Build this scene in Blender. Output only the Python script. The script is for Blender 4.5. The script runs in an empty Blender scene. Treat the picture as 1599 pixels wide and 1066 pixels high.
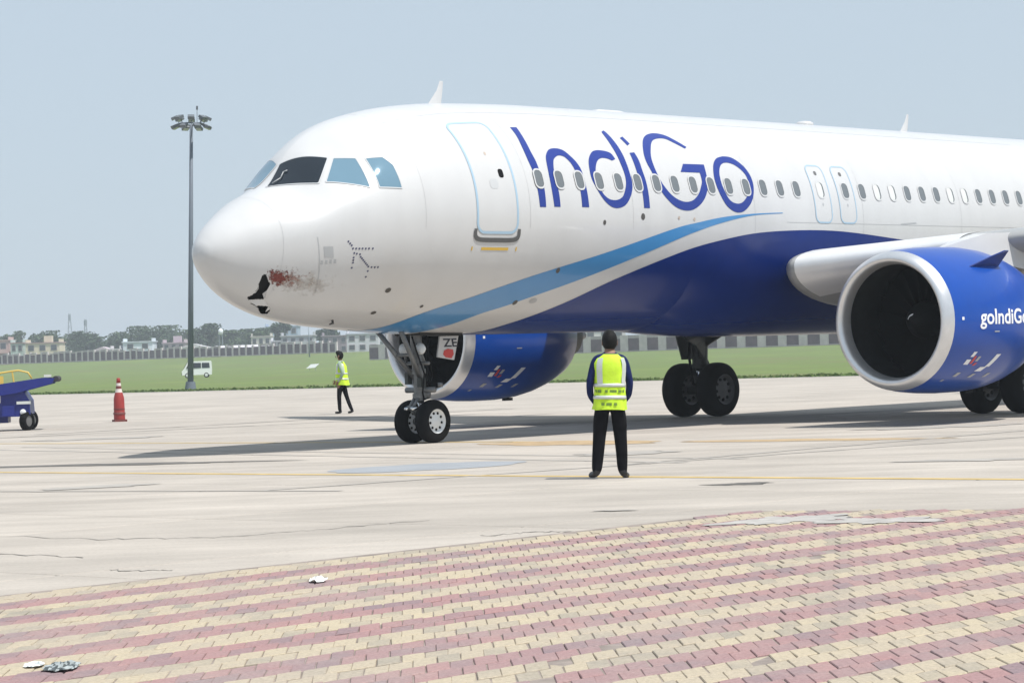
import bpy, bmesh, math, random
import numpy as np
from mathutils import Vector, Matrix, Euler

random.seed(7)
rad = math.radians
SC = bpy.context.scene
COL = SC.collection

# ------------------------------------------------------------------ camera
cam_d = bpy.data.cameras.new("camera")
cam = bpy.data.objects.new("camera", cam_d)
COL.objects.link(cam)
SC.camera = cam
CAM_H = 1.469
PITCH, ROLL = rad(0.292), rad(1.872)
fw = Vector((0, math.cos(PITCH), math.sin(PITCH)))
up0 = Vector((0, -math.sin(PITCH), math.cos(PITCH)))
r0 = Vector((1, 0, 0))
rt = math.cos(ROLL) * r0 - math.sin(ROLL) * up0
upv = math.cos(ROLL) * up0 + math.sin(ROLL) * r0
cam.matrix_world = Matrix(((rt.x, upv.x, -fw.x, 0), (rt.y, upv.y, -fw.y, 0), (rt.z, upv.z, -fw.z, CAM_H), (0, 0, 0, 1)))
cam_d.sensor_width = 36
cam_d.lens = 36 * 4201.65 / 1599
cam_d.clip_start = 0.1
cam_d.clip_end = 6000

# ------------------------------------------------------------------ sky, sun, exposure
SUN = Vector((0.45, -0.28, 1.05)).normalized()          # towards the sun: behind the camera, to the right
SUN_EL = math.asin(SUN.z)
SUN_AZ = math.atan2(SUN.x, SUN.y)
world = bpy.data.worlds.new("World")
SC.world = world
world.use_nodes = True
wn = world.node_tree
for n in list(wn.nodes):
    wn.nodes.remove(n)
wo = wn.nodes.new("ShaderNodeOutputWorld")
bg = wn.nodes.new("ShaderNodeBackground")
sky = wn.nodes.new("ShaderNodeTexSky")
sky.sky_type = 'NISHITA'
sky.sun_disc = False
sky.sun_elevation = SUN_EL
sky.sun_rotation = SUN_AZ
sky.altitude = 0
sky.air_density = 1.0
sky.dust_density = 1.0
sky.ozone_density = 3.0
hz_mix = wn.nodes.new("ShaderNodeMix")                     # milky summer haze over the clear sky
hz_mix.data_type = 'RGBA'
hz_mix.inputs[0].default_value = 0.85
hz_mix.inputs[7].default_value = (4.98, 5.85, 6.68, 1)
wn.links.new(sky.outputs[0], hz_mix.inputs[6])
wn.links.new(hz_mix.outputs[2], bg.inputs[0])
bg.inputs[1].default_value = 0.103
wn.links.new(bg.outputs[0], wo.inputs[0])

sun_d = bpy.data.lights.new("sun", 'SUN')
sun_d.energy = 4.4
sun_d.angle = rad(0.6)
sun_d.color = (1.0, 0.968, 0.915)
sun_o = bpy.data.objects.new("sun", sun_d)
COL.objects.link(sun_o)
sun_o.rotation_euler = SUN.to_track_quat('Z', 'Y').to_euler()
sun_o.location = (20, -30, 60)

SC.render.engine = 'CYCLES'
SC.view_settings.view_transform = 'Standard'
SC.view_settings.look = 'None'
SC.view_settings.exposure = 0.2
SC.view_settings.gamma = 1.0
SC.view_settings.use_curve_mapping = False

# ------------------------------------------------------------------ helpers
def link(o, parent=None):
    COL.objects.link(o)
    if parent is not None:
        o.parent = parent
    return o

def tag(o, label=None, cat=None, group=None, kind=None):
    if label: o["label"] = label
    if cat: o["category"] = cat
    if group: o["group"] = group
    if kind: o["kind"] = kind
    return o

def empty(name, loc=(0, 0, 0), rz=0.0, parent=None):
    o = bpy.data.objects.new(name, None)
    o.empty_display_size = 0.3
    o.location = loc
    o.rotation_euler = (0, 0, rz)
    return link(o, parent)

class MB:
    """collects geometry for one mesh object"""
    def __init__(s):
        s.v = []; s.f = []; s.m = []
    def add(s, verts, faces, mi=0):
        b = len(s.v)
        s.v += [tuple(p) for p in verts]
        s.f += [tuple(b + i for i in f) for f in faces]
        s.m += [mi] * len(faces)
        return s
    def box(s, c, d, rz=0.0, mi=0, rot=None):
        x, y, z = d[0] / 2, d[1] / 2, d[2] / 2
        M = rot if rot is not None else Matrix.Rotation(rz, 3, 'Z')
        vs = [Vector(c) + M @ Vector(p) for p in ((-x, -y, -z), (x, -y, -z), (x, y, -z), (-x, y, -z), (-x, -y, z), (x, -y, z), (x, y, z), (-x, y, z))]
        return s.add(vs, [(0, 3, 2, 1), (4, 5, 6, 7), (0, 1, 5, 4), (1, 2, 6, 5), (2, 3, 7, 6), (3, 0, 4, 7)], mi)
    def tube(s, pts, r, n=10, mi=0, caps=True):
        pts = [Vector(p) for p in pts]
        rs = r if isinstance(r, (list, tuple)) else [r] * len(pts)
        rings = []; prev = None
        for i, p in enumerate(pts):
            t = (pts[min(i + 1, len(pts) - 1)] - pts[max(i - 1, 0)]).normalized()
            a = prev if prev is not None and abs(prev.dot(t)) < 0.95 else (Vector((0, 0, 1)) if abs(t.z) < 0.9 else Vector((1, 0, 0)))
            x = (a - t * a.dot(t)).normalized(); y = t.cross(x); prev = x
            rings.append([p + (x * math.cos(2 * math.pi * k / n) + y * math.sin(2 * math.pi * k / n)) * rs[i] for k in range(n)])
        return s.loft(rings, mi, caps)
    def loft(s, rings, mi=0, caps=True, closed=True):
        n = len(rings[0]); b = len(s.v)
        for r in rings: s.v += [tuple(p) for p in r]
        for i in range(len(rings) - 1):
            for k in range(n if closed else n - 1):
                k2 = (k + 1) % n
                s.f.append((b + i * n + k, b + i * n + k2, b + (i + 1) * n + k2, b + (i + 1) * n + k)); s.m.append(mi)
        if caps and closed:
            s.f.append(tuple(b + k for k in range(n - 1, -1, -1))); s.m.append(mi)
            s.f.append(tuple(b + (len(rings) - 1) * n + k for k in range(n))); s.m.append(mi)
        return s
    def lathe(s, prof, axis='Z', c=(0, 0, 0), n=32, mi=0, caps=False):
        """prof: (along, radius)"""
        rings = []
        for a, r in prof:
            ring = []
            for k in range(n):
                t = 2 * math.pi * k / n; p, q = r * math.cos(t), r * math.sin(t)
                v = (p, q, a) if axis == 'Z' else ((a, p, q) if axis == 'X' else (q, a, p))
                ring.append((c[0] + v[0], c[1] + v[1], c[2] + v[2]))
            rings.append(ring)
        return s.loft(rings, mi, caps)
    def prism(s, poly, d, mi=0):
        """closed 3-D polygon extruded by vector d"""
        n = len(poly); d = Vector(d)
        vs = [Vector(p) for p in poly] + [Vector(p) + d for p in poly]
        fs = [tuple(range(n - 1, -1, -1)), tuple(range(n, 2 * n))] + [(i, (i + 1) % n, n + (i + 1) % n, n + i) for i in range(n)]
        return s.add(vs, fs, mi)
    def build(s, name, mat, parent=None, smooth=False, fix=True, sharp=None):
        me = bpy.data.meshes.new(name)
        me.from_pydata(s.v, [], s.f)
        mats = mat if isinstance(mat, (list, tuple)) else [mat]
        for m in mats: me.materials.append(m)
        if len(mats) > 1:
            me.polygons.foreach_set('material_index', s.m)
        if fix:
            bm = bmesh.new(); bm.from_mesh(me)
            bmesh.ops.recalc_face_normals(bm, faces=bm.faces)
            bm.to_mesh(me); bm.free()
        if smooth:
            me.polygons.foreach_set('use_smooth', [True] * len(me.polygons))
            if sharp: me.set_sharp_from_angle(angle=rad(sharp))
        me.update()
        o = bpy.data.objects.new(name, me)
        return link(o, parent)

def copy_tree(o, parent=None):
    c = o.copy()
    COL.objects.link(c)
    c.parent = parent
    for ch in list(o.children):
        copy_tree(ch, c)
    return c

def pchip(xs, ys, x):
    xs = np.asarray(xs, float); ys = np.asarray(ys, float); h = np.diff(xs); dl = np.diff(ys) / h
    m = np.zeros(len(xs))
    for i in range(1, len(xs) - 1):
        if dl[i - 1] * dl[i] > 0:
            w1 = 2 * h[i] + h[i - 1]; w2 = h[i] + 2 * h[i - 1]
            m[i] = (w1 + w2) / (w1 / dl[i - 1] + w2 / dl[i])
    m[0] = dl[0]; m[-1] = dl[-1]
    x = np.clip(x, xs[0], xs[-1]); i = np.clip(np.searchsorted(xs, x) - 1, 0, len(h) - 1)
    t = (x - xs[i]) / h[i]
    return (2*t**3 - 3*t**2 + 1) * ys[i] + (t**3 - 2*t**2 + t) * h[i] * m[i] + (-2*t**3 + 3*t**2) * ys[i + 1] + (t**3 - t**2) * h[i] * m[i + 1]

# ------------------------------------------------------------------ materials
def mat(name, col, rough=0.6, metal=0.0, coat=0.0, var=0.0, vscale=3.0, bump=0.0, bscale=20.0, spec=0.5, rand=0.0, emis=None, stretch=None):
    m = bpy.data.materials.new(name)
    m.use_nodes = True
    nt = m.node_tree; b = nt.nodes["Principled BSDF"]
    b.inputs['Base Color'].default_value = (*col, 1)
    b.inputs['Roughness'].default_value = rough
    b.inputs['Metallic'].default_value = metal
    b.inputs['Coat Weight'].default_value = coat
    b.inputs['Coat Roughness'].default_value = 0.06
    b.inputs['Specular IOR Level'].default_value = spec
    geo = nt.nodes.new("ShaderNodeNewGeometry")
    vec = geo.outputs['Position']
    if stretch:
        mp = nt.nodes.new("ShaderNodeMapping"); mp.inputs['Scale'].default_value = stretch
        nt.links.new(vec, mp.inputs['Vector']); vec = mp.outputs[0]
    if var > 0 or rand > 0:
        fac = None
        if var > 0:
            tx = nt.nodes.new("ShaderNodeTexNoise"); tx.inputs['Scale'].default_value = vscale
            tx.inputs['Detail'].default_value = 6; tx.inputs['Roughness'].default_value = 0.6
            nt.links.new(vec, tx.inputs['Vector'])
            mr = nt.nodes.new("ShaderNodeMapRange")
            mr.inputs[1].default_value = 0.3; mr.inputs[2].default_value = 0.7
            mr.inputs[3].default_value = 1 - var; mr.inputs[4].default_value = 1 + var
            nt.links.new(tx.outputs[0], mr.inputs[0]); fac = mr.outputs[0]
        if rand > 0:
            oi = nt.nodes.new("ShaderNodeObjectInfo")
            mr2 = nt.nodes.new("ShaderNodeMapRange")
            mr2.inputs[3].default_value = 1 - rand; mr2.inputs[4].default_value = 1 + rand
            nt.links.new(oi.outputs['Random'], mr2.inputs[0])
            if fac is None: fac = mr2.outputs[0]
            else:
                mu = nt.nodes.new("ShaderNodeMath"); mu.operation = 'MULTIPLY'
                nt.links.new(fac, mu.inputs[0]); nt.links.new(mr2.outputs[0], mu.inputs[1]); fac = mu.outputs[0]
        vm = nt.nodes.new("ShaderNodeVectorMath"); vm.operation = 'SCALE'
        vm.inputs[0].default_value = col
        nt.links.new(fac, vm.inputs['Scale'])
        nt.links.new(vm.outputs[0], b.inputs['Base Color'])
    if bump > 0:
        t2 = nt.nodes.new("ShaderNodeTexNoise"); t2.inputs['Scale'].default_value = bscale; t2.inputs['Detail'].default_value = 5
        nt.links.new(vec, t2.inputs['Vector'])
        bp = nt.nodes.new("ShaderNodeBump"); bp.inputs['Strength'].default_value = bump; bp.inputs['Distance'].default_value = 0.02
        nt.links.new(t2.outputs[0], bp.inputs['Height']); nt.links.new(bp.outputs[0], b.inputs['Normal'])
    if emis:
        b.inputs['Emission Color'].default_value = (*emis[:3], 1); b.inputs['Emission Strength'].default_value = emis[3]
    return m

M = {}
M['white'] = mat('aircraft_white', (0.565, 0.565, 0.567), 0.32, coat=0.35, var=0.03, vscale=2.2, stretch=(1, 1, 0.22))
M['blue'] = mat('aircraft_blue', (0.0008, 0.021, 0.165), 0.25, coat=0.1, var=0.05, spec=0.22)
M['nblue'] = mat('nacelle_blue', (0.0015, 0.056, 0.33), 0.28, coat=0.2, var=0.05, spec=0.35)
M['letter'] = mat('letter_blue', (0.008, 0.030, 0.235), 0.35, coat=0.2)
M['sky_blue'] = mat('swoosh_blue', (0.05, 0.23, 0.50), 0.3, coat=0.5, var=0.03)
M['line_blue'] = mat('door_outline_blue', (0.34, 0.48, 0.60), 0.4)
M['silver'] = mat('polished_metal', (0.72, 0.72, 0.73), 0.33, metal=0.75, var=0.04, vscale=6)
M['wing'] = mat('wing_grey', (0.33, 0.335, 0.335), 0.4, coat=0.2, var=0.06)
M['slat'] = mat('slat_metal', (0.74, 0.74, 0.74), 0.35, metal=0.35, var=0.04)
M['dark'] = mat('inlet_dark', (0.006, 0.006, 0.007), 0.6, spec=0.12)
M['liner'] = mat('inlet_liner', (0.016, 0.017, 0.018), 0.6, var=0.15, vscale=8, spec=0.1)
M['blade'] = mat('fan_blade_metal', (0.004, 0.004, 0.005), 0.7, spec=0.08)
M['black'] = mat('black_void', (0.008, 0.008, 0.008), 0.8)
M['rubber'] = mat('tyre_rubber', (0.006, 0.006, 0.007), 0.8, bump=0.2, bscale=30, spec=0.15)
M['hub'] = mat('wheel_hub_white', (0.72, 0.74, 0.75), 0.4)
M['hubdark'] = mat('wheel_hub_grey', (0.13, 0.13, 0.13), 0.5)
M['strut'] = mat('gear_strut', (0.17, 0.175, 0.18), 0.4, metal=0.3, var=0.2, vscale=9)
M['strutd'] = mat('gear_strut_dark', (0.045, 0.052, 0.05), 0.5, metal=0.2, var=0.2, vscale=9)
M['chrome'] = mat('oleo_chrome', (0.8, 0.8, 0.8), 0.12, metal=1.0)
M['pane'] = mat('cabin_pane', (0.14, 0.155, 0.165), 0.12, coat=0.5)  # grey base stands in for sky reflected in the pane
M['blind'] = mat('window_blind', (0.62, 0.63, 0.61), 0.6)
M['screen'] = mat('windscreen_glass', (0.012, 0.018, 0.026), 0.08, spec=0.6)
M['sideglass'] = mat('side_glass_sky_tint', (0.16, 0.27, 0.35), 0.05, metal=0.15)  # sky reflection is painted into the pale blue base colour
M['seal'] = mat('window_seal', (0.50, 0.51, 0.52), 0.5)
M['sill'] = mat('door_sill_steel', (0.09, 0.09, 0.09), 0.5)
M['yellow'] = mat('yellow_print', (0.66, 0.42, 0.06), 0.6)
M['probe'] = mat('probe_dark', (0.07, 0.065, 0.06), 0.5)
M['blood'] = mat('blood_smear', (0.15, 0.03, 0.022), 0.5, var=0.5, vscale=14)
M['blood2'] = mat('blood_smear_faint', (0.48, 0.40, 0.34), 0.5, var=0.12, vscale=14)
M['seam'] = mat('panel_seam', (0.42, 0.43, 0.44), 0.5)
M['print'] = mat('white_print', (0.80, 0.81, 0.84), 0.5)
M['redprint'] = mat('red_print', (0.55, 0.06, 0.05), 0.5)
M['blackprint'] = mat('black_print', (0.02, 0.02, 0.03), 0.5)
M['greyprint'] = mat('grey_print', (0.40, 0.41, 0.42), 0.5)

# ------------------------------------------------------------------ ground frame: apron grid runs along the aircraft axis
PHI = rad(42.145)
SA, CA = math.sin(PHI), math.cos(PHI)
NOSE_GEAR = Vector((-1.597, 46.651, 0))
AXIS_RZ = math.atan2(CA, SA)                    # heading of 'aft'
def G(a, l, z=0.0):
    """ground grid (a along 'aft', l along starboard) -> world"""
    return Vector((a * SA - l * CA, a * CA + l * SA, z))
def gridco(x, y):
    return (x * SA + y * CA, -x * CA + y * SA)

EDGE_A = 103.5                                   # grass begins here
def terrain(x, y):
    w = max(0.0, x * SA + y * CA - EDGE_A + 0.5)
    z = 3.2 * (min(w, 281) / 281) ** 3.2
    if w > 281: z += min((w - 281) * 0.004, 0.8)
    return z

# concrete material
def concrete(name, col, rand):
    m = mat(name, col, 0.85, var=0.11, vscale=0.45, bump=0.25, bscale=9, rand=rand, spec=0.25)
    nt = m.node_tree; b = nt.nodes["Principled BSDF"]
    src = b.inputs['Base Color'].links[0].from_socket
    # fine pitting and long faint water marks
    geo = nt.nodes.new("ShaderNodeNewGeometry")
    mp = nt.nodes.new("ShaderNodeMapping"); mp.inputs['Rotation'].default_value = (0, 0, -AXIS_RZ); mp.inputs['Scale'].default_value = (0.12, 0.7, 1)
    nt.links.new(geo.outputs['Position'], mp.inputs['Vector'])
    t = nt.nodes.new("ShaderNodeTexNoise"); t.inputs['Scale'].default_value = 1.3; t.inputs['Detail'].default_value = 8; t.inputs['Roughness'].default_value = 0.7
    nt.links.new(mp.outputs[0], t.inputs['Vector'])
    mr = nt.nodes.new("ShaderNodeMapRange"); mr.inputs[1].default_value = 0.35; mr.inputs[2].default_value = 0.68; mr.inputs[3].default_value = 0.80; mr.inputs[4].default_value = 1.06
    nt.links.new(t.outputs[0], mr.inputs[0])
    t3 = nt.nodes.new("ShaderNodeTexNoise"); t3.inputs['Scale'].default_value = 28; t3.inputs['Detail'].default_value = 3
    nt.links.new(geo.outputs['Position'], t3.inputs['Vector'])
    mr3 = nt.nodes.new("ShaderNodeMapRange"); mr3.inputs[1].default_value = 0.25; mr3.inputs[2].default_value = 0.5; mr3.inputs[3].default_value = 0.84; mr3.inputs[4].default_value = 1.0
    nt.links.new(t3.outputs[0], mr3.inputs[0])
    mu = nt.nodes.new("ShaderNodeMath"); mu.operation = 'MULTIPLY'
    nt.links.new(mr.outputs[0], mu.inputs[0]); nt.links.new(mr3.outputs[0], mu.inputs[1])
    vm = nt.nodes.new("ShaderNodeVectorMath"); vm.operation = 'SCALE'
    nt.links.new(src, vm.inputs[0]); nt.links.new(mu.outputs[0], vm.inputs['Scale'])
    nt.links.new(vm.outputs[0], b.inputs['Base Color'])
    return m
M['slab'] = concrete('apron_concrete', (0.437, 0.394, 0.348), 0.06)
M['joint'] = mat('joint_sealant', (0.13, 0.125, 0.115), 0.9, var=0.2, vscale=2)
M['crack'] = mat('crack_dirt', (0.25, 0.23, 0.205), 0.9, var=0.3, vscale=3)
M['dark_blot'] = mat('dark_grey_patch', (0.12, 0.11, 0.098), 0.7, var=0.35, vscale=1.5)
M['dark_blot2'] = mat('faint_wet_patch', (0.29, 0.305, 0.325), 0.6, var=0.08, vscale=1.5)
M['paintline'] = mat('worn_yellow_paint', (0.52, 0.37, 0.13), 0.8, var=0.22, vscale=2.5)
M['rust'] = mat('rusty_patch', (0.40, 0.29, 0.17), 0.85, var=0.25, vscale=3)
M['sand'] = mat('cement_dust', (0.37, 0.352, 0.33), 0.95, var=0.25, vscale=5)

# ================================================================== SETTING
# ground sheet under everything, out to the horizon, rising slightly beyond the airfield
def grass_mat():
    m = mat('field_grass', (0.075, 0.135, 0.035), 0.95, var=0.3, vscale=0.12, bump=0.6, bscale=3, spec=0.1)
    nt = m.node_tree; b = nt.nodes["Principled BSDF"]
    geo = nt.nodes.new("ShaderNodeNewGeometry")
    t = nt.nodes.new("ShaderNodeTexNoise"); t.inputs['Scale'].default_value = 0.06; t.inputs['Detail'].default_value = 10; t.inputs['Roughness'].default_value = 0.78
    mp = nt.nodes.new("ShaderNodeMapping"); mp.inputs['Scale'].default_value = (1.0, 0.45, 1)
    nt.links.new(geo.outputs['Position'], mp.inputs['Vector']); nt.links.new(mp.outputs[0], t.inputs['Vector'])
    cr = nt.nodes.new("ShaderNodeValToRGB")
    e = cr.color_ramp.elements
    e[0].position = 0.30; e[0].color = (0.165, 0.155, 0.08, 1)
    e[1].position = 0.72; e[1].color = (0.195, 0.225, 0.075, 1)
    x = cr.color_ramp.elements.new(0.50); x.color = (0.135, 0.185, 0.062, 1)
    nt.links.new(t.outputs[0], cr.inputs[0]); nt.links.new(cr.outputs[0], b.inputs['Base Color'])
    return m
M['grass'] = grass_mat()

mb = MB()
av = [EDGE_A] + [EDGE_A + 6 * i for i in range(1, 60)] + [480, 560, 700, 900, 1300, 1800]
lv = [-900, -300, -100, 0] + list(range(30, 600, 30)) + [700, 1000, 1600]
for a in av:
    for l in lv:
        p = G(a, l)
        jig = 0.0 if a > EDGE_A else random.uniform(-0.3, 0.3)
        mb.v.append((p.x + jig * SA, p.y + jig * CA, terrain(p.x, p.y) - 0.005))
nl = len(lv)
for i in range(len(av) - 1):
    for j in range(nl - 1):
        mb.f.append((i * nl + j, (i + 1) * nl + j, (i + 1) * nl + j + 1, i * nl + j + 1)); mb.m.append(0)
tag(mb.build('grass_field', M['grass'], smooth=True), kind='structure', label='green airfield grass beyond the concrete apron')

mb = MB()
mb.add([G(-400, -400, -0.02), G(EDGE_A + 0.6, -400, -0.02), G(EDGE_A + 0.6, 500, -0.02), G(-400, 500, -0.02)], [(0, 1, 2, 3)])
apron = tag(mb.build('apron', M['joint']), kind='structure', label='pale concrete airport apron')

# slabs: shared meshes, 5.0 x 4.2 m
SLA, SLL = 5.0, 4.2
def slab_mesh(dx, dy, nm):
    gx, gy, t = dx / 2 - 0.017, dy / 2 - 0.017, 0.0
    m = MB(); bv = 0.01
    m.loft([[(-gx, -gy, -0.025), (gx, -gy, -0.025), (gx, gy, -0.025), (-gx, gy, -0.025)],
            [(-gx, -gy, -0.006), (gx, -gy, -0.006), (gx, gy, -0.006), (-gx, gy, -0.006)],
            [(-gx + bv, -gy + bv, 0), (gx - bv, -gy + bv, 0), (gx - bv, gy - bv, 0), (-gx + bv, gy - bv, 0)]], caps=False)
    m.add([(-gx + bv, -gy + bv, 0), (gx - bv, -gy + bv, 0), (gx - bv, gy - bv, 0), (-gx + bv, gy - bv, 0)], [(0, 1, 2, 3)])
    return m
first = None
cands = []
FXT = 1599 / 2 / 4201.65
A0, L0 = 24.6, 0.7
for i in range(-9, 22):
    for j in range(-16, 40):
        c = G(A0 + i * SLA, L0 + j * SLL)
        if c.y < 6 or A0 + (i + 0.5) * SLA > EDGE_A + 2.4: continue
        half = FXT * c.y
        if abs(c.x) > 2.4 * half + 14: continue
        cands.append((c.y + (0 if abs(c.x) < half + 3.2 and c.y > 17 else 1000), i, j, c))
cands.sort(key=lambda t: t[0])
M['slab2'] = M['slab']
smesh = None
rest = MB()
for k, (d, i, j, c) in enumerate(cands):
    if k < 300:
        if smesh is None:
            o = slab_mesh(SLA, SLL, 's').build('concrete_slab', M['slab'], apron); smesh = o.data
        else:
            o = bpy.data.objects.new('concrete_slab', smesh); link(o, apron)
        o.location = c; o.rotation_euler = (0, 0, AXIS_RZ)
    else:
        m = slab_mesh(SLA, SLL, 's')
        R = Matrix.Rotation(AXIS_RZ, 3, 'Z')
        rest.add([c + R @ Vector(v) for v in m.v], m.f)
if rest.v:
    tag(rest.build('concrete_slab', M['slab'], apron), kind='stuff')
# slabs outside the view: plain sheet at the same height, butted around the picked slabs is not needed in view

def blob(name, m, c, ra, rb, rz, z, parent, n=40, jag=0.18, seed=1):
    rnd = random.Random(seed)
    ph = [rnd.uniform(0, 6.28) for _ in range(6)]
    ring = []
    for k in range(n):
        t = 2 * math.pi * k / n
        q = 1 + jag * (0.5 * math.sin(2 * t + ph[0]) + 0.35 * math.sin(5 * t + ph[1]) + 0.25 * math.sin(9 * t + ph[2])) + rnd.uniform(-jag, jag) * 0.25
        x, y = ra * q * math.cos(t), rb * q * math.sin(t)
        ring.append((c[0] + x * math.cos(rz) - y * math.sin(rz), c[1] + x * math.sin(rz) + y * math.cos(rz), z))
    b = MB(); b.add(ring + [(c[0], c[1], z)], [(k, (k + 1) % n, n) for k in range(n)])
    return b.build(name, m, parent)

# painted stop line across, perpendicular to the aircraft axis; split per worn run
def strip_on_ground(name, m, p0, p1, w, z, parent, seg=40, wob=0.25, seed=3):
    rnd = random.Random(seed)
    p0, p1 = Vector(p0), Vector(p1); d = (p1 - p0); L = d.length; d.normalize(); nrm = Vector((-d.y, d.x, 0))
    b = MB(); vs = []
    for i in range(seg + 1):
        q = p0 + d * (L * i / seg); wa = w * (0.5 + rnd.uniform(-wob, wob) * 0.5); wb = w * (0.5 + rnd.uniform(-wob, wob) * 0.5)
        vs += [(q + nrm * wa)[:2] + (z,), (q - nrm * wb)[:2] + (z,)]
    b.add(vs, [(2 * i, 2 * i + 1, 2 * i + 3, 2 * i + 2) for i in range(seg)])
    return b.build(name, m, parent)
strip_on_ground('painted_line', M['paintline'], (-13, 44.2, 0), (11, 23.0, 0), 0.2, 0.004, apron)
strip_on_ground('painted_line', M['paintline'], (-16.0, 60.0, 0), (0.8, 44.9, 0), 0.2, 0.004, apron, seed=5)
blob('dark_patch', M['dark_blot'], (-6.5, 41.2), 2.6, 0.42, rad(-16), 0.004, apron, seed=4, jag=0.35)  # long dark grey band on the slabs, overlapped by a shorter one
blob('dark_patch', M['dark_blot'], (-5.9, 41.0), 1.4, 0.45, rad(-12), 0.006, apron, seed=9, jag=0.35)
blob('faint_patch', M['dark_blot2'], (-1.2, 36.3), 1.5, 1.0, AXIS_RZ, 0.004, apron, seed=11, jag=0.12)
blob('rusty_stain', M['rust'], (0.9, 44.1), 1.7, 0.9, rad(-35), 0.0045, apron, seed=12, jag=0.2)
blob('rusty_stain', M['rust'], (4.5, 41.9), 2.2, 0.45, rad(-35), 0.0045, apron, seed=15, jag=0.25)
blob('dark_patch', M['dark_blot'], (2.35, 29.0), 0.28, 0.2, rad(-20), 0.004, apron, seed=21, jag=0.4)
blob('dark_patch', M['dark_blot'], (2.55, 29.15), 0.2, 0.12, rad(-20), 0.0055, apron, seed=22, jag=0.4)
M['rubbermark'] = mat('tyre_mark', (0.345, 0.32, 0.29), 0.85, var=0.15, vscale=1.2)
for i, (p0, p1, w) in enumerate([((-9.5, 52.0, 0), (3.0, 35.6, 0), .16), ((-10.3, 51.4, 0), (2.2, 35.0, 0), .16), ((-3.0, 31.0, 0), (8.0, 40.5, 0), .10), ((1.0, 34.5, 0), (9.5, 44.6, 0), .12), ((-12, 36.5, 0), (-2, 30.4, 0), .12), ((-14, 58, 0), (-3, 66, 0), .2), ((4, 55, 0), (12, 62, 0), .25), ((-11, 62, 0), (0, 74, 0), .2)]):
    strip_on_ground('tyre_mark', M['rubbermark'], p0, p1, w, 0.0035 + .0004 * i, apron, seed=70 + i, wob=.7)
for i, (x, y, ra, rb, a_) in enumerate([(-5.2, 33.5, .7, .4, 20), (5.6, 33.0, .8, .35, -20), (1.6, 38.8, .9, .5, 30), (7.2, 46.0, 1.2, .6, 0), (-8.8, 56.5, 1.2, .7, 15), (0.9, 24.9, .18, .1, 0)]):
    blob('faint_stain', M['rubbermark'], (x, y), ra, rb, rad(a_), 0.0062 + .0003 * i, apron, seed=200 + i, jag=0.4)
# meandering crack across the near slabs
def crack(pts, w, z=0.004, seed=2):
    rnd = random.Random(seed); P = []
    for (x0, y0), (x1, y1) in zip(pts[:-1], pts[1:]):
        n = 14
        for i in range(n):
            t = i / n; P.append((x0 + (x1 - x0) * t + rnd.uniform(-.02, .02), y0 + (y1 - y0) * t + rnd.uniform(-.09, .09)))
    P.append(pts[-1]); vs = []
    for x, y in P:
        h = w * rnd.uniform(0.3, 1.0)
        vs += [(x, y + h, z), (x, y - h, z)]
    b = MB(); b.add(vs, [(2 * i, 2 * i + 1, 2 * i + 3, 2 * i + 2) for i in range(len(P) - 1)])
    return b.build('crack', M['crack'], apron)
crack([(-5.2, 24.6), (-3.6, 23.2), (-2.6, 22.9), (-1.7, 23.6), (-0.8, 24.4)], 0.028)
crack([(-0.3, 22.0), (0.15, 22.3), (0.5, 22.1)], 0.035, seed=8)
crack([(-4.6, 22.2), (-3.4, 21.0)], 0.03, seed=9)
crack([(-3.0, 19.6), (-2.5, 19.4)], 0.03, seed=19)

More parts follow.
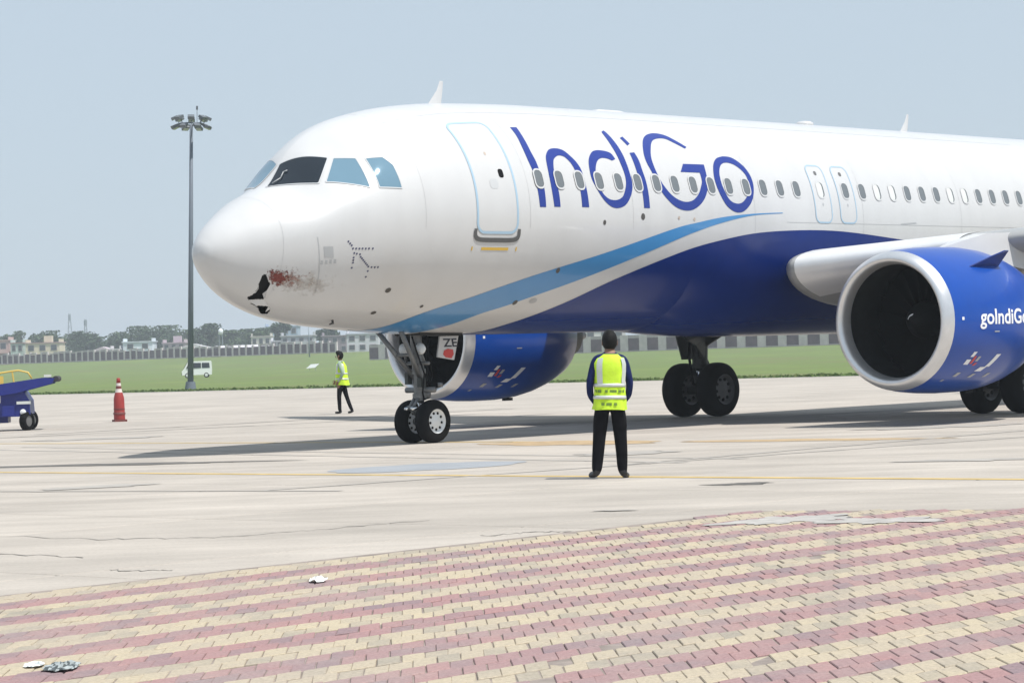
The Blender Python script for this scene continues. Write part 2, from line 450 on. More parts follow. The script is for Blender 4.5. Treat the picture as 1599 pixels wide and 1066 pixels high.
# ------------------------------------------------------------------ pavers
def paver_mat(name, c0, c1, c2):
    m = bpy.data.materials.new(name); m.use_nodes = True
    nt = m.node_tree; b = nt.nodes["Principled BSDF"]; b.inputs['Roughness'].default_value = 0.92; b.inputs['Specular IOR Level'].default_value = 0.2
    N = nt.nodes.new; Lk = nt.links.new
    geo = N("ShaderNodeNewGeometry"); oi = N("ShaderNodeObjectInfo"); at_ = N("ShaderNodeAttribute"); at_.attribute_name = 'tint'
    ad = N("ShaderNodeMath"); ad.operation = 'ADD'; Lk(oi.outputs['Random'], ad.inputs[0]); Lk(at_.outputs['Fac'], ad.inputs[1])
    fr = N("ShaderNodeMath"); fr.operation = 'FRACT'; Lk(ad.outputs[0], fr.inputs[0])
    n1 = N("ShaderNodeTexNoise"); n1.inputs['Scale'].default_value = 0.9; n1.inputs['Detail'].default_value = 8; n1.inputs['Roughness'].default_value = 0.72
    Lk(geo.outputs['Position'], n1.inputs['Vector'])
    mx = N("ShaderNodeMath"); mx.operation = 'MULTIPLY_ADD'; mx.inputs[1].default_value = 0.55
    ms = N("ShaderNodeMath"); ms.operation = 'MULTIPLY_ADD'; ms.inputs[1].default_value = 1.1; ms.inputs[2].default_value = -0.28
    Lk(n1.outputs[0], ms.inputs[0]); Lk(fr.outputs[0], mx.inputs[0]); Lk(ms.outputs[0], mx.inputs[2])
    cr = N("ShaderNodeValToRGB")
    cr.color_ramp.elements[0].position = 0.15; cr.color_ramp.elements[0].color = (*c2, 1)
    cr.color_ramp.elements[1].position = 0.85; cr.color_ramp.elements[1].color = (*c0, 1)
    e = cr.color_ramp.elements.new(0.45); e.color = (*c1, 1)
    Lk(mx.outputs[0], cr.inputs[0])
    # trodden-in dust, in drifts across the paving
    n3 = N("ShaderNodeTexNoise"); n3.inputs['Scale'].default_value = 0.55; n3.inputs['Detail'].default_value = 9; n3.inputs['Roughness'].default_value = 0.75
    Lk(geo.outputs['Position'], n3.inputs['Vector'])
    m3 = N("ShaderNodeMapRange"); m3.inputs[1].default_value = 0.42; m3.inputs[2].default_value = 0.72; m3.inputs[3].default_value = 0.08; m3.inputs[4].default_value = 0.55
    Lk(n3.outputs[0], m3.inputs[0])
    mix = N("ShaderNodeMix"); mix.data_type = 'RGBA'; mix.inputs[7].default_value = (0.36, 0.31, 0.28, 1)
    Lk(m3.outputs[0], mix.inputs[0]); Lk(cr.outputs[0], mix.inputs[6])
    n2 = N("ShaderNodeTexNoise"); n2.inputs['Scale'].default_value = 45; n2.inputs['Detail'].default_value = 4; n2.inputs['Roughness'].default_value = 0.7
    Lk(geo.outputs['Position'], n2.inputs['Vector'])
    mr = N("ShaderNodeMapRange"); mr.inputs[1].default_value = 0.28; mr.inputs[2].default_value = 0.62; mr.inputs[3].default_value = 0.74; mr.inputs[4].default_value = 1.08
    Lk(n2.outputs[0], mr.inputs[0])
    vm = N("ShaderNodeVectorMath"); vm.operation = 'SCALE'
    Lk(mix.outputs[2], vm.inputs[0]); Lk(mr.outputs[0], vm.inputs['Scale']); Lk(vm.outputs[0], b.inputs['Base Color'])
    bp = N("ShaderNodeBump"); bp.inputs['Strength'].default_value = 0.5; bp.inputs['Distance'].default_value = 0.008
    Lk(n2.outputs[0], bp.inputs['Height']); Lk(bp.outputs[0], b.inputs['Normal'])
    return m
M['paver_y'] = paver_mat('paver_cream', (0.475, 0.405, 0.285), (0.43, 0.37, 0.275), (0.29, 0.265, 0.215))
M['paver_r'] = paver_mat('paver_pink', (0.35, 0.20, 0.197), (0.30, 0.19, 0.195), (0.215, 0.165, 0.182))
M['bedding'] = mat('paver_joint_sand', (0.25, 0.21, 0.185), 0.95, var=0.35, vscale=4)
M['bed_rim'] = M['bedding']

# rhomboid pavers: courses run diagonally (parallel to the far edge), cross joints run away from the viewer, half-bond
PJ = Vector((-0.038, 0.999, 0)).normalized(); PA = Vector((0.660, 0.751, 0)).normalized()
PAV_L, PAV_D = 0.168, 0.295
FAR_CORNER = Vector((2.12, 23.98, 0)); EDGE_DIR = Vector((0.652, 0.758, 0)).normalized(); SIDE_DIR = Vector((0.915, -0.40, 0)).normalized()
FAR_LEFT = FAR_CORNER - EDGE_DIR * 18; FAR_RIGHT = FAR_CORNER + SIDE_DIR * 8
bedpoly = [FAR_LEFT, FAR_CORNER, FAR_RIGHT, Vector((10, 4, 0)), Vector((-10, 4, 0))]
bed = MB()
lo = [(p.x, p.y, -0.015) for p in bedpoly]; hi = [(p.x, p.y, 0.012) for p in bedpoly]
bed.loft([lo, hi], caps=False); bed.add(hi, [(0, 1, 2, 3, 4)])
paving = tag(bed.build('paved_walkway', M['bedding']), kind='structure', label='striped pink and cream paver walkway in the foreground')
def paver_geo():
    def rh(fa, fj, z): return [tuple(PA * (sa * fa) + PJ * (sj * fj) + Vector((0, 0, z))) for sa, sj in ((-1, -1), (1, -1), (1, 1), (-1, 1))]
    ga, gj = PAV_L / 2 - 0.003, PAV_D / 2 - 0.0055
    m = MB()
    m.loft([rh(ga, gj, -0.015), rh(ga, gj, 0.0075), rh(ga - .005, gj - .007, 0.012)], caps=False)
    m.add(rh(ga - .005, gj - .007, 0.012), [(0, 1, 2, 3)])
    return m
pg = paver_geo()
pdata = {}
for key in ('paver_y', 'paver_r'):
    o = paver_geo().build('paver', M[key]); pdata[key] = o.data
    bpy.data.objects.remove(o)
nrm_e = Vector((EDGE_DIR.y, -EDGE_DIR.x, 0)); nrm_s = Vector((SIDE_DIR.y, -SIDE_DIR.x, 0))
if nrm_s.y > 0: nrm_s = -nrm_s
plist = []
for r in range(0, 80):
    for k in range(-150, 110):
        p = FAR_CORNER - PJ * ((r + .55) * PAV_D) + PA * ((k + (.5 if r % 2 else 0)) * PAV_L)
        de = (p - FAR_CORNER).dot(nrm_e); ds = (p - FAR_CORNER).dot(nrm_s)
        if de < 0.10 or ds < 0.10: continue
        if p.y < 7.0 or abs(p.x) > FXT * p.y * 1.6 + 3.0: continue
        key = 'paver_y' if ((r + 1) // 2) % 2 else 'paver_r'
        vis = 11.4 < p.y and abs(p.x) < FXT * p.y + 0.03
        plist.append((0 if vis else 1, p.y, p, key))
plist.sort(key=lambda t: (t[0], t[1]))
restp = MB(); ptint = []
for k, (nv, d, c, key) in enumerate(plist):
    rx, ry, dz = random.uniform(-.012, .012), random.uniform(-.016, .016), random.uniform(-.003, .003) + 0.007
    if random.random() < 0.004: dz -= 0.006
    rzz = random.uniform(-.02, .02)
    loc = Vector((c.x + random.uniform(-.003, .003), c.y + random.uniform(-.008, .008), dz))
    if k < 300:
        o = bpy.data.objects.new('paver', pdata[key]); link(o, paving)
        o.location = loc; o.rotation_euler = (rx, ry, rzz)
    else:
        R = Euler((rx, ry, rzz)).to_matrix()
        restp.add([loc + R @ Vector(v) for v in pg.v], pg.f, 0 if key == 'paver_y' else 1); ptint += [random.random()] * len(pg.f)
rp = tag(restp.build('paver', [M['paver_y'], M['paver_r']], paving, fix=False), kind='stuff')
ta = rp.data.attributes.new('tint', 'FLOAT', 'FACE')
ta.data.foreach_set('value', ptint)
# cement dust swept over the far corner
blob('cement_patch', M['sand'], (2.25, 22.5), 0.36, 0.62, rad(-38), 0.0235, paving, seed=31, jag=0.45, n=70)
blob('cement_patch', M['sand'], (2.95, 22.0), 0.42, 0.40, rad(-38), 0.0245, paving, seed=32, jag=0.5, n=70)
# ================================================================== BEYOND THE APRON
M['wallpost'] = mat('wall_post_white', (0.60, 0.54, 0.54), 0.9, var=0.12, vscale=0.8)
M['wallpanel'] = mat('wall_panel_dark', (0.12, 0.085, 0.10), 0.9, var=0.25, vscale=0.7)
M['wallpanel2'] = mat('wall_panel_grey', (0.10, 0.095, 0.105), 0.9, var=0.25, vscale=0.7)
M['wallcap'] = mat('wall_coping', (0.42, 0.37, 0.38), 0.9, var=0.1)
M['winglass'] = mat('house_window', (0.06, 0.07, 0.08), 0.3)

def boundary_wall(label, a, l0, l1, bay, h, post_w, pmat, panel_m, cap_h, jit):
    """wall along the l direction of the ground grid"""
    p = G(a, l0); w = empty('boundary_wall', (p.x, p.y, terrain(p.x, p.y)))
    tag(w, label, 'wall', 'airfield boundary walls')
    w.rotation_euler = (0, 0, AXIS_RZ + math.pi / 2)
    n = int((l1 - l0) / bay)
    pm = MB().box((0, 0, h / 2), (post_w, 0.34, h)); post = pm.build('post', pmat, w)
    qm = MB().box((bay / 2, 0, h * 0.44), (bay - post_w, 0.16, h * 0.74)); pan = qm.build('panel', panel_m, w)
    cm = MB().box((bay / 2, 0, h * 0.9), (bay - post_w, 0.24, cap_h)); cap = cm.build('coping', M['wallcap'], w)
    pl = MB().box((bay / 2, 0, h * 0.035), (bay - post_w, 0.22, h * 0.07)); pln = pl.build('plinth', M['wallcap'], w)
    for i in range(n):
        sc_ = random.uniform(.86, 1.06)
        for src in (post, pan, cap, pln):
            if jit > .04 and src is cap and random.random() < .35 and i: continue
            o = src if i == 0 else bpy.data.objects.new(src.name.split('.')[0], src.data)
            if i: link(o, w)
            o.location = (i * bay, 0, random.uniform(-jit, jit))
            if jit > .04: o.scale = (1, 1, sc_)
    return w
# right hand run, nearer; left hand run, farther back with closer bays
boundary_wall('pale wall with wide dark panels seen under the aircraft belly', 322, 150, 326, 3.8, 2.55, 1.55, M['wallpost'], M['wallpanel'], 0.5, 0.02)
boundary_wall('dark perimeter wall with narrow pale posts below the houses', 384, 396, 512, 2.1, 2.45, 0.5, M['wallpost'], M['wallpanel'], 0.34, 0.05)

# --- houses
WC = 0
def house(label, x0, x1, y, z0, z1, depth, col, roof=None, floors=2, cols=3, rz=0.0, cat='house', parapet=True, extra=None, roofcol=(0.3, 0.2, 0.18)):
    global WC; WC += 1
    cx = (x0 + x1) / 2; w = x1 - x0; h = z1 - z0
    b0 = empty('house', (cx, y, z0), rz)
    tag(b0, label, cat, 'houses beyond the airfield wall')
    m = mat('house_wall_%d' % WC, col, 0.9, var=0.08, vscale=0.5)
    rm = mat('house_roof_%d' % WC, roofcol, 0.9, var=0.1, vscale=0.5)
    b = MB(); b.box((0, 0, h / 2), (w, depth, h)); b.build('wall', m, b0)
    if roof == 'gable':
        b = MB(); rh = h * 0.38
        b.prism([(-w / 2 - .3, -depth / 2 - .3, h), (w / 2 + .3, -depth / 2 - .3, h), (0, -depth / 2 - .3, h + rh)], (0, depth + .6, 0)); b.build('roof', rm, b0)
    elif roof == 'slope':
        b = MB(); b.prism([(-w / 2 - .3, -depth / 2 - .4, h - .1), (-w / 2 - .3, depth / 2, h + h * .3), (-w / 2 - .3, depth / 2, h - .1)], (w + .6, 0, 0)); b.build('roof', rm, b0)
    else:
        b = MB(); b.box((0, 0, h + .12), (w + .5, depth + .5, .24)); r_ = b.build('roof', rm, b0)
        if parapet:
            for sx_ in (-1, 1):
                b = MB(); b.box((sx_ * (w / 2 - .1), -depth * .1, h + .6), (.2, depth * .8, .7)); b.build('parapet', m, r_)
    fh = h / floors
    for f in range(floors):
        for c in range(cols):
            ww = min(1.3, w / cols * 0.5); wx = -w / 2 + w * (c + .5) / cols
            b = MB(); b.box((wx, -depth / 2 - .03, f * fh + fh * .55), (ww + .2, .1, fh * .5 + .2)); wn_ = b.build('window', M['wallcap'], b0)
            b = MB(); b.box((wx, -depth / 2 - .09, f * fh + fh * .55), (ww, .04, fh * .5)); b.build('pane', M['winglass'], wn_)
        if extra == 'balcony' and f > 0:
            b = MB(); b.box((0, -depth / 2 - .6, f * fh), (w * .9, 1.2, .18)); bl_ = b.build('balcony', m, b0)
            b = MB(); b.box((0, -depth / 2 - 1.15, f * fh + .5), (w * .9, .08, .8)); b.build('railing', m, bl_)
    if extra == 'stair':
        b = MB(); b.box((w * .1, 0, h + 1.0), (1.9, 2.0, 1.6)); b.build('stair_head', m, b0)
    return b0
house('pink two-storey house at the left edge behind the wall', -131.0, -122.6, 660, 3.2, 9.0, 8, (0.56, 0.40, 0.38), floors=2, cols=3, extra='balcony', roofcol=(.45, .33, .3))
house('narrow pale green house beside the pink one', -121.4, -118.3, 655, 3.2, 8.2, 7, (0.46, 0.55, 0.52), floors=2, cols=2)
house('cream house with a balcony and roof stair head', -116.8, -108.6, 650, 3.2, 8.0, 8, (0.62, 0.55, 0.42), floors=2, cols=3, extra='stair', roofcol=(.36, .26, .25))
house('low white shed with a pale blue sloping roof', -106.5, -100.4, 640, 3.2, 4.9, 6, (0.55, 0.58, 0.66), roof='slope', floors=1, cols=2, roofcol=(.56, .62, .72), cat='shed')
house('small lilac house with a gable roof', -101.6, -96.9, 655, 3.3, 5.8, 7, (0.55, 0.50, 0.56), roof='gable', floors=1, cols=2, roofcol=(.50, .43, .47))
house('plain white block house in front of dark trees', -93.4, -86.3, 650, 3.3, 7.5, 8, (0.64, 0.70, 0.76), floors=2, cols=2, roofcol=(.56, .6, .66))
house('mauve house just left of the light mast', -84.5, -79.2, 655, 3.3, 7.0, 8, (0.50, 0.42, 0.46), floors=2, cols=3, extra='stair', roofcol=(.4, .32, .36))
house('low white house just right of the light mast', -78.6, -72.0, 640, 3.3, 5.7, 7, (0.62, 0.62, 0.62), roof='gable', floors=1, cols=3, roofcol=(.55, .54, .56))
house('long low white shed with a pale roof left of the nose', -71.2, -58.4, 645, 3.3, 5.4, 8, (0.58, 0.54, 0.58), roof='slope', floors=1, cols=6, roofcol=(.60, .58, .62), cat='shed')
house('blue-grey apartment block far behind under the nose', -69.5, -60.4, 765, 3.7, 11.6, 10, (0.34, 0.42, 0.54), floors=3, cols=4, roofcol=(.34, .4, .5), cat='building')
house('grey concrete house under the nose of the jet', -54.6, -46.8, 640, 3.4, 7.6, 8, (0.40, 0.42, 0.44), floors=2, cols=4, extra='balcony', roofcol=(.42, .42, .44))
house('dark brown house left of the walking man', -45.6, -39.4, 650, 3.4, 7.4, 8, (0.26, 0.22, 0.25), floors=2, cols=3, roofcol=(.3, .26, .28))
house('white house with a bluish flat roof behind the walking man', -36.6, -29.6, 600, 3.3, 7.2, 8, (0.56, 0.56, 0.60), floors=2, cols=3, roofcol=(.44, .46, .54))
house('mauve building just left of the far engine', -29.0, -22.0, 610, 3.3, 7.9, 8, (0.46, 0.42, 0.50), floors=2, cols=3, roofcol=(.42, .38, .46))
house('long pale building seen between the engine and the standing man', 9.0, 23.5, 560, 3.35, 6.2, 9, (0.62, 0.60, 0.61), floors=1, cols=5, roofcol=(.62, .6, .62), cat='building', parapet=False)
house('long pale building behind the right part of the wall', 30.0, 74.0, 520, 3.3, 5.4, 9, (0.60, 0.58, 0.59), floors=1, cols=12, roofcol=(.6, .58, .6), cat='building', parapet=False)

house('tiny grey shack beside the low blue-roofed shed', -108.2, -106.8, 632, 3.2, 5.2, 4, (0.36, 0.34, 0.36), floors=1, cols=1, roofcol=(.4, .38, .38), cat='shed', parapet=False)
house('pale house squeezed left of the white block', -96.3, -93.9, 648, 3.3, 5.9, 6, (0.60, 0.58, 0.60), floors=2, cols=1, roofcol=(.5, .48, .5))
house('small white hut right of the white block house', -85.9, -84.7, 645, 3.3, 5.0, 4, (0.60, 0.58, 0.58), floors=1, cols=1, roofcol=(.5, .46, .46), cat='shed', parapet=False)
house('cream upper-storey house rising behind the long shed', -66.5, -61.5, 690, 3.5, 8.2, 7, (0.58, 0.56, 0.52), floors=2, cols=3, roofcol=(.5, .46, .44))
house('narrow white house right of the long shed', -58.0, -55.2, 650, 3.4, 6.6, 6, (0.62, 0.62, 0.64), floors=2, cols=2, roofcol=(.55, .55, .58))
# --- trees beyond the wall
def leaf_mat(name, col):
    m = mat(name, col, 0.8, var=0.35, vscale=0.7, spec=0.2); return m
M['leafA'] = leaf_mat('leaf_dark', (0.045, 0.075, 0.035))
M['leafB'] = leaf_mat('leaf_mid', (0.065, 0.10, 0.045))
M['bark'] = mat('bark', (0.10, 0.08, 0.06), 0.9, var=0.2)
def tree(label, x, y, z0, h, w, lm, seed, dens=1.0, trunkf=0.3):
    rnd = random.Random(seed)
    t = empty('tree', (x, y, z0)); tag(t, label, 'tree', 'trees beyond the airfield wall')
    b = MB(); b.tube([(0, 0, -.2), (0.1, 0, h * trunkf), (0.0, 0.1, h * .7)], [.28, .22, .08], 8)
    for k in range(6):
        a = rnd.uniform(0, 6.28); zz = h * rnd.uniform(trunkf * .8, .6)
        b.tube([(0, 0, zz), (math.cos(a) * w * .3, math.sin(a) * w * .3, zz + h * .2)], [.12, .03], 5)
    b.build('trunk', M['bark'], t, smooth=True)
    lobes = []
    for k in range(11):
        a = rnd.uniform(0, 6.28); r = rnd.uniform(0, .36) * w; zz = h * rnd.uniform(trunkf + .12, .9)
        lobes.append((math.cos(a) * r, math.sin(a) * r, zz, rnd.uniform(.16, .27) * w))
    b = MB(); N = int(2000 * dens)
    for k in range(N):
        lx, ly, lz, lr = rnd.choice(lobes)
        while True:
            q = Vector((rnd.uniform(-1, 1), rnd.uniform(-1, 1), rnd.uniform(-1, 1)))
            if .25 < q.length < 1.0: break
        p = Vector((lx, ly, lz)) + Vector((q.x * lr, q.y * lr, q.z * lr * .8))
        if p.z > h: p.z = h - rnd.uniform(0, .3)
        s = rnd.uniform(.24, .55)
        u = Vector((rnd.uniform(-1, 1), rnd.uniform(-1, 1), rnd.uniform(-.6, .6))).normalized()
        v = u.cross(Vector((rnd.uniform(-1, 1), rnd.uniform(-1, 1), rnd.uniform(-1, 1)))).normalized()
        b.add([p - u * s, p + v * s * .6, p + u * s, p - v * s * .6], [(0, 1, 2, 3)])
    b.build('crown', lm, t, fix=False)
    return t
TR = [('broad dark tree just right of the cream house', -116, 740, 3.5, 8.0, 10, 'leafA'), ('wide dark tree between cream house and white block', -107, 735, 3.5, 7.9, 11, 'leafA'),
      ('dark tree right behind the white block house', -98.5, 740, 3.6, 7.6, 12, 'leafA'), ('tall dark tree immediately right of the light mast', -81.5, 720, 3.6, 8.4, 8.5, 'leafA'),
      ('smaller tree second to the right of the light mast', -76.0, 730, 3.6, 6.7, 8, 'leafB'), ('low tree nearest the nose of the jet', -70.5, 740, 3.6, 7.0, 9, 'leafB'),
      ('far tree rising behind the pink house', -141, 760, 3.5, 8.8, 7, 'leafB'), ('far tree rising behind the cream house', -133.5, 770, 3.6, 8.6, 9, 'leafB'), ('faint tree filling the gap above the low shed', -127, 780, 3.6, 7.8, 9, 'leafB'),
      ('slim tall tree under the torn nose', -60.2, 700, 3.6, 9.0, 5.0, 'leafA'), ('bushy tree behind the long shed', -64.5, 690, 3.5, 5.8, 7, 'leafB'), ('dark tree at the left border of the picture', -150, 770, 3.5, 7.6, 10, 'leafB'),
      ('round tree between the pink and cream houses', -119.5, 700, 3.4, 7.0, 7, 'leafB'), ('rearmost tree above the white block house', -101, 790, 3.7, 9.2, 13, 'leafB'),
      ('rearmost tree left of the light mast', -110.5, 800, 3.7, 9.4, 13, 'leafB'), ('low tree hidden behind the light mast', -91.0, 760, 3.6, 7.6, 10, 'leafB'), ('rearmost tree right of the light mast', -86.0, 790, 3.7, 7.9, 9, 'leafB'),
      ('bush between the mauve and grey houses', -47.0, 690, 3.5, 6.0, 6, 'leafA')]
for i, (lb, x, y, z, h, w, lm) in enumerate(TR):
    tree(lb, x, y, z, h * 1.06, w * 1.12, M[lm], 100 + i)

# --- far wood that closes the skyline, one hazy mass
rnd = random.Random(91); b = MB()
for k in range(15000):
    x = rnd.uniform(-215, -25); y = 1000 + rnd.uniform(-25, 25)
    hh = 6.0 + 1.3 * math.sin(x * .11) + .9 * math.sin(x * .29 + 1) + .6 * math.sin(x * .73 + 2)
    z = 3.9 + hh * rnd.random() ** .7; s = rnd.uniform(.35, .8)
    u = Vector((rnd.uniform(-1, 1), rnd.uniform(-1, 1), rnd.uniform(-.6, .6))).normalized(); v = u.cross(Vector((rnd.uniform(-1, 1), rnd.uniform(-1, 1), rnd.uniform(-1, 1)))).normalized()
    p = Vector((x, y, z)); b.add([p - u * s, p + v * s * .6, p + u * s, p - v * s * .6], [(0, 1, 2, 3)])
tag(b.build('distant_wood', M['leafB'], fix=False), 'hazy far-off band of trees closing the skyline', 'wood', kind='stuff')

# --- lattice towers, pole, water tank
M['steel'] = mat('galvanised_steel', (0.26, 0.30, 0.34), 0.5, metal=0.3, var=0.1)
def lattice(label, x, y, z0, h, base):
    t = empty('radio_tower', (x, y, z0)); tag(t, label, 'tower', 'radio towers on the skyline')
    for sx_, sy_ in ((-1, -1), (1, -1), (1, 1), (-1, 1)):
        b = MB(); b.tube([(sx_ * base / 2, sy_ * base / 2, 0), (sx_ * base * .12, sy_ * base * .12, h)], [.10, .07], 6); b.build('leg', M['steel'], t)
    n = 9
    for k in range(n):
        f = k / n; f2 = (k + 1) / n; w0 = base / 2 * (1 - .76 * f); w1 = base / 2 * (1 - .76 * f2)
        b = MB()
        for (ax, ay), (bx, by) in (((-1, -1), (1, -1)), ((1, -1), (1, 1)), ((1, 1), (-1, 1)), ((-1, 1), (-1, -1))):
            b.tube([(ax * w0, ay * w0, f * h), (bx * w1, by * w1, f2 * h)], .05, 4)
        b.build('bracing', M['steel'], t)
    b = MB(); b.tube([(0, 0, h * .86), (0, 0, h * .97)], .55, 8); b.build('antenna_cluster', M['steel'], t)
lattice('faint tall lattice tower above the low trees', -180.5, 1100, 3.9, 20.5, 2.6)
lattice('shorter lattice tower right of the faint tall one', -142.4, 900, 3.9, 14.3, 1.8)
up_ = empty('utility_pole', (-39.2, 520, 2.3)); tag(up_, 'thin grey utility pole under the nose of the jet', 'pole')
b = MB(); b.tube([(0, 0, 0), (0, 0, 6.6)], [.14, .09], 8); b.build('shaft', M['steel'], up_, smooth=True)
b = MB(); b.box((0, 0, 6.2), (1.6, .1, .1)); b.build('crossarm', M['steel'], up_)
wt = empty('water_tank', (-74.6, 690, 3.5)); tag(wt, 'small white water tank on legs above the trees', 'tank')
b = MB(); b.lathe([(5.6, .02), (5.7, .62), (6.9, .62), (7.2, .2), (7.25, .02)], 'Z', n=16, caps=True); b.build('tank', M['print'], wt, smooth=True)
for sx_, sy_ in ((-1, -1), (1, -1), (1, 1), (-1, 1)):
    b = MB(); b.tube([(sx_ * .4, sy_ * .4, 0), (sx_ * .4, sy_ * .4, 5.72)], .06, 6); b.build('leg', M['steel'], wt)

# --- white panel in the grass
pz = terrain(-26.2, 352)
pb = empty('marker_board', (-26.2, 352, pz)); tag(pb, 'white slanted panel lying in the far grass', 'board')
b = MB(); b.prism([(-.85, 0, .25), (.35, 0, .35), (.9, .1, .85), (-.2, .1, .8)], (0, .06, 0)); b.build('panel', M['print'], pb)
for x in (-.4, .4):
    b = MB(); b.box((x, .12, .2), (.06, .06, .5)); b.build('leg', M['steel'], pb)

# --- grass tufts along and beyond the apron edge (uncountable)
rnd = random.Random(55); b = MB()
for k in range(9000):
    w = rnd.random() ** 2 * 5 + (rnd.random() - .3) * .4
    a = EDGE_A + 0.2 + w
    # spread only across the visible wedge
    l = rnd.uniform(60, 260)
    p = G(a, l)
    if abs(p.x) > FXT * p.y * 1.08: continue
    z = terrain(p.x, p.y); s = rnd.uniform(.05, .13) * (1 + w * .004); d = rnd.uniform(0, 3.14)
    ux, uy = math.cos(d) * s * .9, math.sin(d) * s * .9
    lean = (rnd.uniform(-.3, .3) * s, rnd.uniform(-.3, .3) * s)
    b.add([(p.x - ux, p.y - uy, z - .01), (p.x + ux, p.y + uy, z - .01), (p.x + ux * .6 + lean[0], p.y + uy * .6 + lean[1], z + s * rnd.uniform(.5, 1)), (p.x - ux * .5 + lean[0], p.y - uy * .5 + lean[1], z + s * rnd.uniform(.5, 1))], [(0, 1, 2, 3)], rnd.choice((0, 0, 1, 2)))
M['tuft1'] = mat('grass_tuft', (0.118, 0.172, 0.055), 0.95, var=0.3, vscale=0.2, spec=0.1)
M['tuft2'] = mat('grass_tuft_dry', (0.14, 0.165, 0.065), 0.95, var=0.3, vscale=0.2, spec=0.1)
M['tuft3'] = mat('grass_tuft_dark', (0.10, 0.155, 0.05), 0.95, var=0.3, vscale=0.2, spec=0.1)
tag(b.build('grass_tufts', [M['tuft1'], M['tuft2'], M['tuft3']], fix=False), 'tufts of green and dry grass beyond the apron edge', 'grass', kind='stuff')

# ================================================================== THINGS ON THE APRON
# --- high mast floodlight
M['mast'] = mat('mast_steel', (0.13, 0.155, 0.19), 0.65, var=0.06)
M['lamp'] = mat('floodlight_housing', (0.13, 0.145, 0.16), 0.5, metal=0.2, var=0.1)
M['lens'] = mat('floodlight_lens', (0.45, 0.48, 0.50), 0.2)
mp_ = empty('light_mast', (-19.75, 164.6, terrain(-19.75, 164.6))); tag(mp_, 'tall grey floodlight mast at the edge of the grass', 'light mast')
mp_.rotation_euler = (0, rad(2.0), 0)
MH = 16.5
b = MB(); b.tube([(0, 0, -.3), (0, 0, MH * .5), (0, 0, MH - .3)], [.19, .145, .10], 16); b.build('pole', M['mast'], mp_, smooth=True)
b = MB(); b.tube([(0, 0, 0), (0, 0, .5)], [.36, .28], 16); b.build('base', M['mast'], mp_, smooth=True, sharp=40)
b = MB(); nn = 24
b.loft([[((.75 + .05 * math.cos(q)) * math.cos(2 * math.pi * k / nn), (.75 + .05 * math.cos(q)) * math.sin(2 * math.pi * k / nn), MH - .25 + .05 * math.sin(q)) for q in [math.pi * 2 * j / 6 for j in range(6)]] for k in list(range(nn)) + [0]], caps=False)
b.build('head_ring', M['mast'], mp_, smooth=True)
for k in range(4):
    a = math.pi / 4 + k * math.pi / 2; b = MB(); b.tube([(0, 0, MH - .35), (.75 * math.cos(a), .75 * math.sin(a), MH - .25)], .035, 6); b.build('spoke', M['mast'], mp_)
for tier, zz, rr, nlamp, off in ((0, MH + .10, 1.02, 8, 0.1), (1, MH - .42, 1.05, 8, .45)):
    for k in range(nlamp):
        a = 2 * math.pi * k / nlamp + off; ca, sa_ = math.cos(a), math.sin(a)
        R = Matrix.Rotation(a, 3, 'Z') @ Matrix.Rotation(rad(24), 3, 'Y')
        b = MB(); b.box((rr * ca, rr * sa_, zz), (.42, .40, .16), rot=R); b.tube([(rr * .72 * ca, rr * .72 * sa_, MH - .25), (rr * .9 * ca, rr * .9 * sa_, zz)], .025, 5)
        fl = b.build('floodlight', M['lamp'], mp_)
        c = Vector((rr * ca, rr * sa_, zz)) + R @ Vector((.03, 0, -.085)); b = MB(); b.box(c, (.34, .32, .012), rot=R); b.build('lens', M['lens'], fl)
b = MB(); b.tube([(.35, 0, MH - .2), (.35, 0, MH + .85)], .018, 5); b.tube([(.35, 0, MH + .62), (.35, 0, MH + .85)], .06, 6); b.build('lightning_rod', M['lamp'], mp_)

# --- white microvan far on the grass road
M['vanwhite'] = mat('van_paint', (0.80, 0.82, 0.80), 0.35, coat=0.4)
M['vanglass'] = mat('van_glass', (0.02, 0.025, 0.03), 0.1)
vx, vy = -35.2, 300.0
van = empty('microvan', (vx, vy, terrain(vx, vy)), rad(4)); tag(van, 'small white van on the grass behind the light mast', 'van')
b = MB()
prof_v = [(-1.62, .32), (-1.66, .75), (-1.42, 1.02), (-.98, 1.78), (-.7, 1.86), (1.5, 1.86), (1.62, 1.75), (1.66, .9), (1.62, .32)]
b.loft([[(x, y * k, z) for x, z in prof_v] for y, k in ((-.70, 1), (-.66, 1.0), (.66, 1), (.70, 1))])
b.v = [(x, y * (1 if z < 1.0 else .9), z) for x, y, z in b.v]
b.build('body', M['vanwhite'], van, smooth=True, sharp=35)
for nm, pts in (('front_door_window', [(-1.18, 1.08), (-.86, 1.64), (-.45, 1.66), (-.45, 1.08)]), ('sliding_door_window', [(-.36, 1.08), (-.36, 1.66), (.48, 1.66), (.48, 1.08)]), ('rear_side_window', [(.58, 1.08), (.58, 1.66), (1.4, 1.64), (1.45, 1.08)])):
    for sy_ in (-1, 1):
        b = MB(); b.prism([(x, sy_ * .685 - sy_ * .05 * (z - 1.08) / .6 + sy_ * .012, z) for x, z in pts], (0, sy_ * .012, 0)); b.build(nm, M['vanglass'], van)
b = MB(); b.prism([(-1.42, -.58, 1.08), (-1.42, .58, 1.08), (-1.05, .52, 1.7), (-1.05, -.52, 1.7)], (-.03, 0, .01)); b.build('windscreen', M['vanglass'], van)
